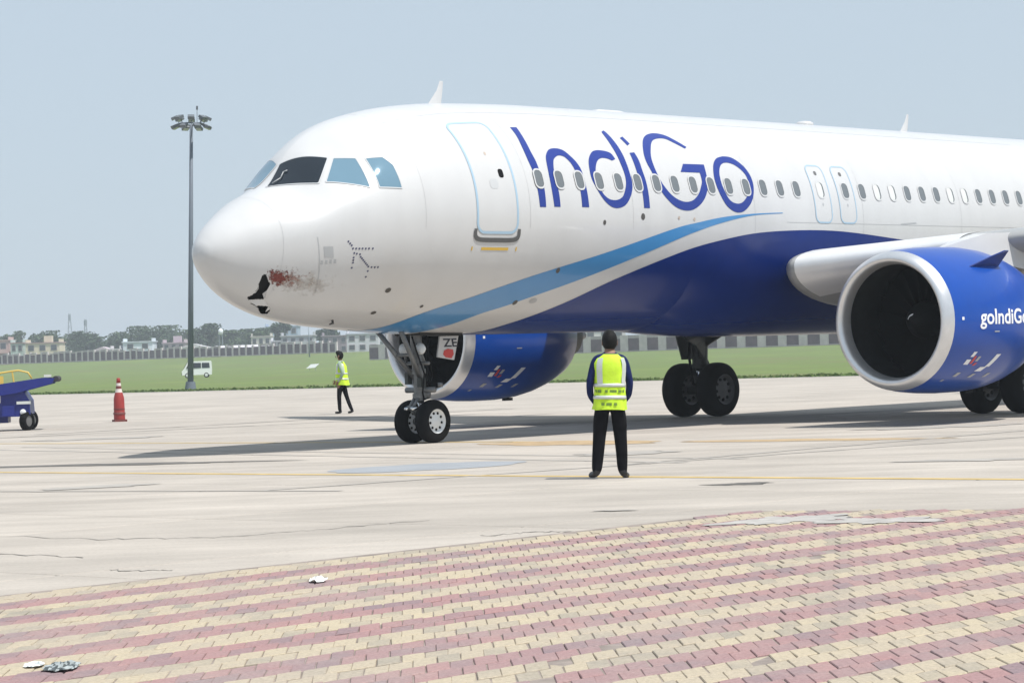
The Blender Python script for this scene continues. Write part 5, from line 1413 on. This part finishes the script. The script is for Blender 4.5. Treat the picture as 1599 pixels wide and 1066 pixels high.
for yp, nm in ((3.795, 'port'), (-3.795, 'star')):
    sg = 1 if yp > 0 else -1
    mg = empty('main_gear', (17.71, -yp, 0), parent=jet)
    wheel(mg, 0, -.465, .585, .43, M['hubdark'], -1); wheel(mg, 0, .465, .585, .43, M['hubdark'], 1)
    b = MB(); b.tube([(0, -.38, .585), (0, .38, .585)], .10, 12); b.build('axle', M['strutd'], mg, smooth=True)
    b = MB(); b.tube([(0, 0, .55), (0, 0, 1.2)], .10, 14); b.build('piston', M['chrome'], mg, smooth=True)
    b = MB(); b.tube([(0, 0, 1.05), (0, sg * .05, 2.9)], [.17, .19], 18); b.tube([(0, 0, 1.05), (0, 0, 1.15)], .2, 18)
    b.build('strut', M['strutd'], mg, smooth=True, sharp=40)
    b = MB(); b.tube([(0, sg * .05, 1.55), (0, sg * 1.7, 2.35)], [.09, .10], 12); b.tube([(-.1, sg * .1, 1.75), (-.5, sg * 1.5, 2.3)], .05, 10)
    b.build('side_brace', M['strutd'], mg, smooth=True)
    b = MB(); b.tube([(.12, -.05, .62), (.42, 0, .9)], .05, 8); b.tube([(.42, 0, .9), (.16, 0, 1.3)], .05, 8); b.build('torque_link', M['strutd'], mg, smooth=True)
    b = MB(); b.tube([(-.16, .08, .7), (-.24, .1, 1.3), (-.16, .1, 2.2)], .03, 6); b.tube([(.15, .1, .7), (.2, .12, 1.4), (.12, .1, 2.2)], .025, 6); b.build('brake_hose', M['dark'], mg, smooth=True)
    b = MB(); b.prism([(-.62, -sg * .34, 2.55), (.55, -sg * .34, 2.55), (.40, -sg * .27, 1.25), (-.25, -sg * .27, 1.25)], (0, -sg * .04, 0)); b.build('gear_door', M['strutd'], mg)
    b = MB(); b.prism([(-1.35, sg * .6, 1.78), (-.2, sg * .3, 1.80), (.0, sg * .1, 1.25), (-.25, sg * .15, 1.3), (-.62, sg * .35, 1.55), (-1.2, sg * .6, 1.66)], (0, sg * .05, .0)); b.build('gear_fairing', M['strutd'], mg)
# ================================================================== PEOPLE
M['skin'] = mat('skin', (0.24, 0.13, 0.085), 0.6)
M['hair'] = mat('black_hair', (0.006, 0.0055, 0.0055), 0.7, bump=0.4, bscale=60, spec=0.2)
M['trouser'] = mat('black_trousers', (0.006, 0.006, 0.008), 0.9, var=0.4, vscale=9, bump=0.6, bscale=11, spec=0.12)
M['navy'] = mat('navy_shirt', (0.010, 0.018, 0.085), 0.85, var=0.3, vscale=9, bump=0.5, bscale=11, spec=0.15)
M['shirtpale'] = mat('pale_shirt', (0.30, 0.40, 0.30), 0.8, var=0.1)
M['shoe'] = mat('black_shoe', (0.012, 0.012, 0.013), 0.45)
def hv_mat():
    m = mat('hi_vis_yellow', (0.55, 0.80, 0.035), 0.75, var=0.08, vscale=7, bump=0.35, bscale=13); return m
M['hivis'] = hv_mat()
M['reflect'] = mat('reflective_tape', (0.60, 0.63, 0.60), 0.4, metal=0.25, var=0.08, vscale=10)
M['vesttext'] = mat('vest_print', (0.14, 0.24, 0.04), 0.8)
M['eye'] = mat('eye_white', (0.6, 0.6, 0.58), 0.4)
def skin_mesh(joints, edges, root, sub=2):
    names = list(joints); idx = {n: i for i, n in enumerate(names)}
    me = bpy.data.meshes.new('skel'); me.from_pydata([joints[n][0] for n in names], [(idx[a], idx[b]) for a, b in edges], [])
    o = bpy.data.objects.new('skel', me); COL.objects.link(o)
    md = o.modifiers.new('skin', 'SKIN'); md.use_smooth_shade = True
    for n in names:
        r = joints[n][1]; sv = me.skin_vertices[0].data[idx[n]]
        sv.radius = r if isinstance(r, tuple) else (r, r); sv.use_root = (n == root)
    ss = o.modifiers.new('sub', 'SUBSURF'); ss.levels = sub; ss.render_levels = sub
    dg = bpy.context.evaluated_depsgraph_get()
    out = bpy.data.meshes.new_from_object(o.evaluated_get(dg))
    bpy.data.objects.remove(o); bpy.data.meshes.remove(me)
    return out
def ell(cx, cy, z, rx, ry, n=28, sq=0.85):
    out = []
    for k in range(n):
        t = 2 * math.pi * k / n; c, s = math.cos(t), math.sin(t)
        out.append((cx + rx * math.copysign(abs(c) ** sq, c), cy + ry * math.copysign(abs(s) ** sq, s), z))
    return out
def person(label, loc, rz, lean, pose, shirt, group='ground staff in hi-vis vests'):
    p = empty('person', loc, rz); tag(p, label, 'person', group)
    p.rotation_euler = (0, 0, rz)
    if lean: p.rotation_euler = (Matrix.Rotation(lean, 3, 'Y') @ Matrix.Rotation(rz, 3, 'Z')).to_euler()
    J = pose['J']; E_ = pose['E']
    me = skin_mesh(J, E_, 'pelvis')
    for m in (M['skin'], M['trouser'], M[shirt], M['shoe']): me.materials.append(m)
    K = [(Vector(v[0]), n) for n, v in J.items()]
    def cls(n):
        if n.startswith(('hand', 'thumb', 'fing', 'neck', 'head')): return 0
        if n.startswith(('toe', 'heel')): return 3
        if n.startswith(('pelvis', 'hip', 'knee', 'shin', 'thigh', 'ankle')): return 1
        return 2
    seg = []
    for a, b in E_:
        for f in (0.0, .25, .5, .75, 1.0):
            q = Vector(J[a][0]).lerp(Vector(J[b][0]), f)
            seg.append((q, cls(a if f < .55 else b)))
    for pl in me.polygons:
        c = pl.center; best = min(seg, key=lambda s: (s[0] - c).length_squared)
        pl.material_index = best[1]
        if c.z < .075: pl.material_index = 3
        pl.use_smooth = True
    body = bpy.data.objects.new('body', me); link(body, p)
    # vest: open-bottomed shell round the torso, following the spine lean
    T = pose['torso']                       # list of (x, y, z, rx, ry)
    def drape(ring, t, k):
        out = []
        for i_, q in enumerate(ring):
            an = 2 * math.pi * i_ / 28; w_ = .006 * math.sin(5 * an + k * 1.7) + .004 * math.sin(9 * an - k * 2.3) + (.010 * math.sin(7 * an + 1) if k == 0 else 0)
            out.append((t[0] + (q[0] - t[0]) * (1 + w_ / .16), t[1] + (q[1] - t[1]) * (1 + w_ / .16), q[2] + (.006 * math.sin(3 * an) if k == 0 else 0)))
        return out
    b = MB(); outer = [drape(ell(*t[:3], t[3], t[4]), t, k) for k, t in enumerate(T)]; inner = [ell(*t[:3], t[3] - .012, t[4] - .012) for t in T]
    b.loft(outer, caps=False); b.loft(list(reversed(inner)), caps=False)
    n = 28
    b.add(outer[0] + inner[0], [(k, (k + 1) % n, n + (k + 1) % n, n + k) for k in range(n)])
    b.add(outer[-1] + inner[-1], [(k, (k + 1) % n, n + (k + 1) % n, n + k) for k in range(n)])
    vest = b.build('vest', M['hivis'], p, smooth=True, sharp=60)
    def at(z, grow):
        zs = [t[2] for t in T]
        g = [float(np.interp(z, zs, [t[i] for t in T])) for i in (0, 1, 3, 4)]
        return ell(g[0], g[1], z, g[2] + grow, g[3] + grow)
    for z0, z1 in pose['bands']:
        b = MB(); b.loft([at(z0, .003), at(z0, .007), at((z0 + z1) / 2, .008), at(z1, .007), at(z1, .003)], caps=False); b.build('reflective_band', M['reflect'], vest, smooth=True)
    zs_top = T[-1][2]
    for ang in pose['straps']:
        b = MB(); rows = []
        for k in range(9):
            z = pose['bands'][-1][1] + (T[-2][2] - pose['bands'][-1][1]) * k / 8
            ring = at(z, .008); i = int(round(ang / 360 * 28)) % 28; rows.append([ring[i], ring[(i + 1) % 28], ring[(i + 2) % 28]])
        b.loft(rows, caps=False, closed=False); b.build('reflective_strap', M['reflect'], vest, smooth=True)
    return p, vest, at
HAND = lambda s, w, d, up: None
def add_hand(J, E_, side, wrist, d, across, curl):
    """palm and five fingers; d = finger direction, across = towards the thumb, curl = palm-side direction"""
    d, across, curl = Vector(d).normalized(), Vector(across).normalized(), Vector(curl).normalized(); w = Vector(wrist)
    palm = w + d * .05; J['hand_' + side] = (tuple(palm), (.036, .02)); E_.append(('wrist_' + side, 'hand_' + side))
    for k, (o, L) in enumerate(((.030, .070), (.010, .080), (-.010, .075), (-.030, .058))):
        a = palm + across * o + d * .035; b_ = a + d * L * .5 + curl * L * .12; c = b_ + d * L * .35 + curl * L * .35
        for nm, q, r in (('fing%da_' % k, a, .010), ('fing%db_' % k, b_, .009), ('fing%dc_' % k, c, .008)): J[nm + side] = (tuple(q), r)
        E_ += [('hand_' + side, 'fing%da_' % k + side), ('fing%da_' % k + side, 'fing%db_' % k + side), ('fing%db_' % k + side, 'fing%dc_' % k + side)]
    a = palm + across * .038 - d * .005; b_ = a + across * .025 + d * .03 + curl * .01; c = b_ + d * .03 + curl * .015
    J['thumba_' + side] = (tuple(a), .012); J['thumbb_' + side] = (tuple(b_), .010); J['thumbc_' + side] = (tuple(c), .009)
    E_ += [('hand_' + side, 'thumba_' + side), ('thumba_' + side, 'thumbb_' + side), ('thumbb_' + side, 'thumbc_' + side)]
def head_extras(p, c, yaw, hair_back=True):
    """hair cap, ears, nose, eyes and brows around head centre c; yaw 0 = facing +y"""
    c = Vector(c); R = Matrix.Rotation(yaw, 3, 'Z')
    b = MB(); rings = []
    for i in range(9):
        ph = rad(-52 + 142 * i / 8); rr = math.cos(ph); zz = math.sin(ph) * .125
        ring = []
        for k in range(24):
            t = 2 * math.pi * k / 24; x, y = .092 * max(rr, .62 if i < 3 else 0) * math.cos(t), .110 * max(rr, .62 if i < 3 else 0) * math.sin(t)
            front = max(0, math.sin(t))
            z = zz + (front ** 1.2) * .13 * (1 - i / 8)
            ring.append(tuple(c + R @ Vector((x, y - .006, z + .012))))
        rings.append(ring)
    b.loft(rings); b.build('hair', M['hair'], p, smooth=True)
    for sx_ in (-1, 1):
        b = MB(); b.loft([[tuple(c + R @ Vector((sx_ * (.078 + .014 * q), -.005 + .018 * math.cos(a), -.012 + .032 * math.sin(a)))) for a in [2 * math.pi * k / 8 for k in range(8)]] for q in (0, .7, 1)]); b.build('ear', M['skin'], p, smooth=True)
        b = MB(); e0 = c + R @ Vector((sx_ * .032, .090, .0)); b.lathe([(-.008, .002), (-.004, .010), (.004, .010), (.008, .002)], 'Z', tuple(e0), 8, caps=True); b.build('eye', M['eye'], p, smooth=True)
    b = MB(); b.loft([[tuple(c + R @ Vector(q)) for q in ((-.008, .095, .01), (.008, .095, .01), (.006, .1, .012), (-.006, .1, .012))], [tuple(c + R @ Vector(q)) for q in ((-.018, .09, -.045), (.018, .09, -.045), (.010, .122, -.04), (-.010, .122, -.04))]]); b.build('nose', M['skin'], p, smooth=True)
    b = MB(); b.tube([tuple(c + R @ Vector(q)) for q in ((-.025, .088, -.07), (0, .098, -.068), (.025, .088, -.07))], .006, 6); b.build('mouth', M['blood'], p, smooth=True)

# --- standing man, back to the camera
J = {'pelvis': ((0, 0, .93), (.135, .10)), 'spine': ((0, .01, 1.10), (.13, .095)), 'chest': ((0, 0, 1.29), (.15, .105)), 'collar': ((0, -.01, 1.40), (.11, .08)),
     'neck': ((0, .01, 1.465), .052), 'head_a': ((0, .02, 1.53), (.062, .07)), 'head_b': ((0, .03, 1.585), (.078, .092)), 'head_c': ((0, .025, 1.64), (.066, .08)),
     'shoulder_l': ((-.165, 0, 1.385), .062), 'shoulder_r': ((.165, 0, 1.385), .062), 'elbow_l': ((-.235, -.01, 1.11), .046), 'elbow_r': ((.235, -.01, 1.11), .046),
     'fore_l': ((-.225, .05, .97), .042), 'fore_r': ((.225, .05, .97), .042), 'wrist_l': ((-.15, .135, .86), .030), 'wrist_r': ((.15, .135, .86), .030),
     'hip_l': ((-.085, 0, .86), .092), 'hip_r': ((.085, 0, .86), .092), 'thigh_l': ((-.105, 0, .68), .098), 'thigh_r': ((.112, .01, .68), .098), 'knee_l': ((-.12, .01, .49), .082), 'knee_r': ((.128, .03, .49), .082),
     'shin_l': ((-.135, -.005, .30), .076), 'shin_r': ((.142, .01, .30), .074), 'ankle_l': ((-.15, 0, .10), .066), 'ankle_r': ((.15, .01, .10), .064),
     'heel_l': ((-.165, -.03, .045), .040), 'heel_r': ((.165, -.03, .045), .040), 'toe_l': ((-.215, .13, .04), (.045, .032)), 'toe_r': ((.215, .13, .04), (.045, .032))}
E_ = [('pelvis', 'spine'), ('spine', 'chest'), ('chest', 'collar'), ('collar', 'neck'), ('neck', 'head_a'), ('head_a', 'head_b'), ('head_b', 'head_c')]
for s in 'lr':
    E_ += [('collar', 'shoulder_' + s), ('shoulder_' + s, 'elbow_' + s), ('elbow_' + s, 'fore_' + s), ('fore_' + s, 'wrist_' + s), ('pelvis', 'hip_' + s), ('hip_' + s, 'thigh_' + s), ('thigh_' + s, 'knee_' + s), ('knee_' + s, 'shin_' + s), ('shin_' + s, 'ankle_' + s), ('ankle_' + s, 'heel_' + s), ('heel_' + s, 'toe_' + s)]
    sg = -1 if s == 'l' else 1
    add_hand(J, E_, s, J['wrist_' + s][0], (-sg * .75, .25, -.6), (0, .3, .95), (-sg * .3, -.95, 0))
pose = dict(J=J, E=E_, torso=[(0, .0, .80, .195, .145), (0, .0, .88, .192, .14), (0, .0, 1.0, .182, .132), (0, 0, 1.12, .182, .130), (0, 0, 1.25, .192, .135), (0, -.005, 1.34, .192, .125), (0, -.008, 1.40, .168, .105), (0, -.005, 1.445, .105, .078)],
            bands=[(.925, .965), (1.065, 1.105)], straps=[216, 305])
man, vest, at = person('man seen from behind in a yellow-green vest, standing in front of the jet', (1.085, 31.33, 0), rad(3), rad(1.9), pose, 'navy')
head_extras(man, (0, .028, 1.59), 0)
# print on the back of the vest: two short rows
for z, cells in ((1.015, [(200, 14), (220, 18), (252, 10), (268, 20), (294, 16), (316, 10)]), (.865, [(240, 12), (258, 14), (278, 10)])):
    for a0, wd in cells:
        b = MB(); rows = []
        for k in range(3):
            zz = z - .016 + .016 * k; row = []
            for q in range(3):
                ang = rad(a0 + wd * q / 2); t = [float(np.interp(zz, [u[2] for u in pose['torso']], [u[i] for u in pose['torso']])) for i in (0, 1, 3, 4)]
                c_, s_ = math.cos(ang), math.sin(ang)
                row.append((t[0] + (t[2] + .005) * math.copysign(abs(c_) ** .85, c_), t[1] + (t[3] + .005) * math.copysign(abs(s_) ** .85, s_), zz))
            rows.append(row)
        b.loft(rows, caps=False, closed=False); b.build('print_mark', M['vesttext'], vest)

# --- walking man in the distance, heading left (built facing -x)
J = {'pelvis': ((0, 0, .93), (.10, .135)), 'spine': ((-.005, 0, 1.10), (.095, .13)), 'chest': ((-.02, 0, 1.29), (.105, .15)), 'collar': ((-.02, 0, 1.41), (.08, .11)),
     'neck': ((-.035, 0, 1.475), .052), 'head_a': ((-.055, 0, 1.54), (.07, .062)), 'head_b': ((-.06, 0, 1.60), (.092, .078)), 'head_c': ((-.05, 0, 1.655), (.08, .066)),
     'shoulder_l': ((-.02, .165, 1.39), .062), 'shoulder_r': ((-.02, -.165, 1.39), .062), 'elbow_l': ((-.07, .22, 1.12), .046), 'elbow_r': ((.10, -.22, 1.14), .046),
     'fore_l': ((-.15, .21, 1.02), .042), 'fore_r': ((.05, -.215, 1.02), .042), 'wrist_l': ((-.20, .19, .93), .030), 'wrist_r': ((-.02, -.20, .92), .030),
     'hip_l': ((0, .085, .86), .092), 'hip_r': ((0, -.085, .86), .092), 'thigh_l': ((.06, .09, .69), .083), 'thigh_r': ((-.02, -.09, .69), .083), 'knee_l': ((.12, .09, .50), .062), 'knee_r': ((-.04, -.09, .49), .064),
     'shin_l': ((.19, .09, .31), .058), 'shin_r': ((-.03, -.09, .30), .060), 'ankle_l': ((.27, .09, .12), .050), 'ankle_r': ((-.02, -.09, .10), .052),
     'heel_l': ((.31, .09, .075), .038), 'heel_r': ((.02, -.09, .045), .040), 'toe_l': ((.16, .09, .038), (.032, .045)), 'toe_r': ((-.16, -.09, .04), (.032, .045))}
E_ = [('pelvis', 'spine'), ('spine', 'chest'), ('chest', 'collar'), ('collar', 'neck'), ('neck', 'head_a'), ('head_a', 'head_b'), ('head_b', 'head_c')]
for s in 'lr':
    E_ += [('collar', 'shoulder_' + s), ('shoulder_' + s, 'elbow_' + s), ('elbow_' + s, 'fore_' + s), ('fore_' + s, 'wrist_' + s), ('pelvis', 'hip_' + s), ('hip_' + s, 'thigh_' + s), ('thigh_' + s, 'knee_' + s), ('knee_' + s, 'shin_' + s), ('shin_' + s, 'ankle_' + s), ('ankle_' + s, 'heel_' + s), ('heel_' + s, 'toe_' + s)]
    add_hand(J, E_, s, J['wrist_' + s][0], (-.5, 0, -.86), (-.86, 0, .5), (0, -.9 if s == 'l' else .9, 0))
pose = dict(J=J, E=E_, torso=[(.03, 0, .80, .185, .205), (.025, 0, .92, .175, .20), (.01, 0, 1.05, .16, .195), (-.005, 0, 1.2, .155, .195), (-.012, 0, 1.33, .138, .190), (-.018, 0, 1.40, .105, .165), (-.02, 0, 1.45, .078, .105)],
            bands=[(.95, .99), (1.10, 1.14)], straps=[225, 295])
walker, vest2, at2 = person('man in hi-vis vest walking left on the apron beyond the nose wheel', (-4.78, 74.4, 0), rad(-12), rad(1.9), pose, 'shirtpale')
head_extras(walker, (-.06, 0, 1.605), rad(90))

# ================================================================== HAZE
hb = MB(); hb.box((0, 0, 14.0), (5600, 5600, 32.0))
hz = hb.build('haze', None)
hz.data.materials.clear()
hm = bpy.data.materials.new('haze_air'); hm.use_nodes = True
for n in list(hm.node_tree.nodes):
    if n.type != 'OUTPUT_MATERIAL': hm.node_tree.nodes.remove(n)
pv = hm.node_tree.nodes.new('ShaderNodeVolumePrincipled')
pv.inputs['Color'].default_value = (0.86, 0.93, 1.0, 1)
pv.inputs['Density'].default_value = 0.00044
pv.inputs['Anisotropy'].default_value = 0.0
out = [n for n in hm.node_tree.nodes if n.type == 'OUTPUT_MATERIAL'][0]
hm.node_tree.links.new(pv.outputs[0], out.inputs['Volume'])
hz.data.materials.append(hm)
tag(hz, 'pale summer haze over the airfield', 'haze', kind='stuff')
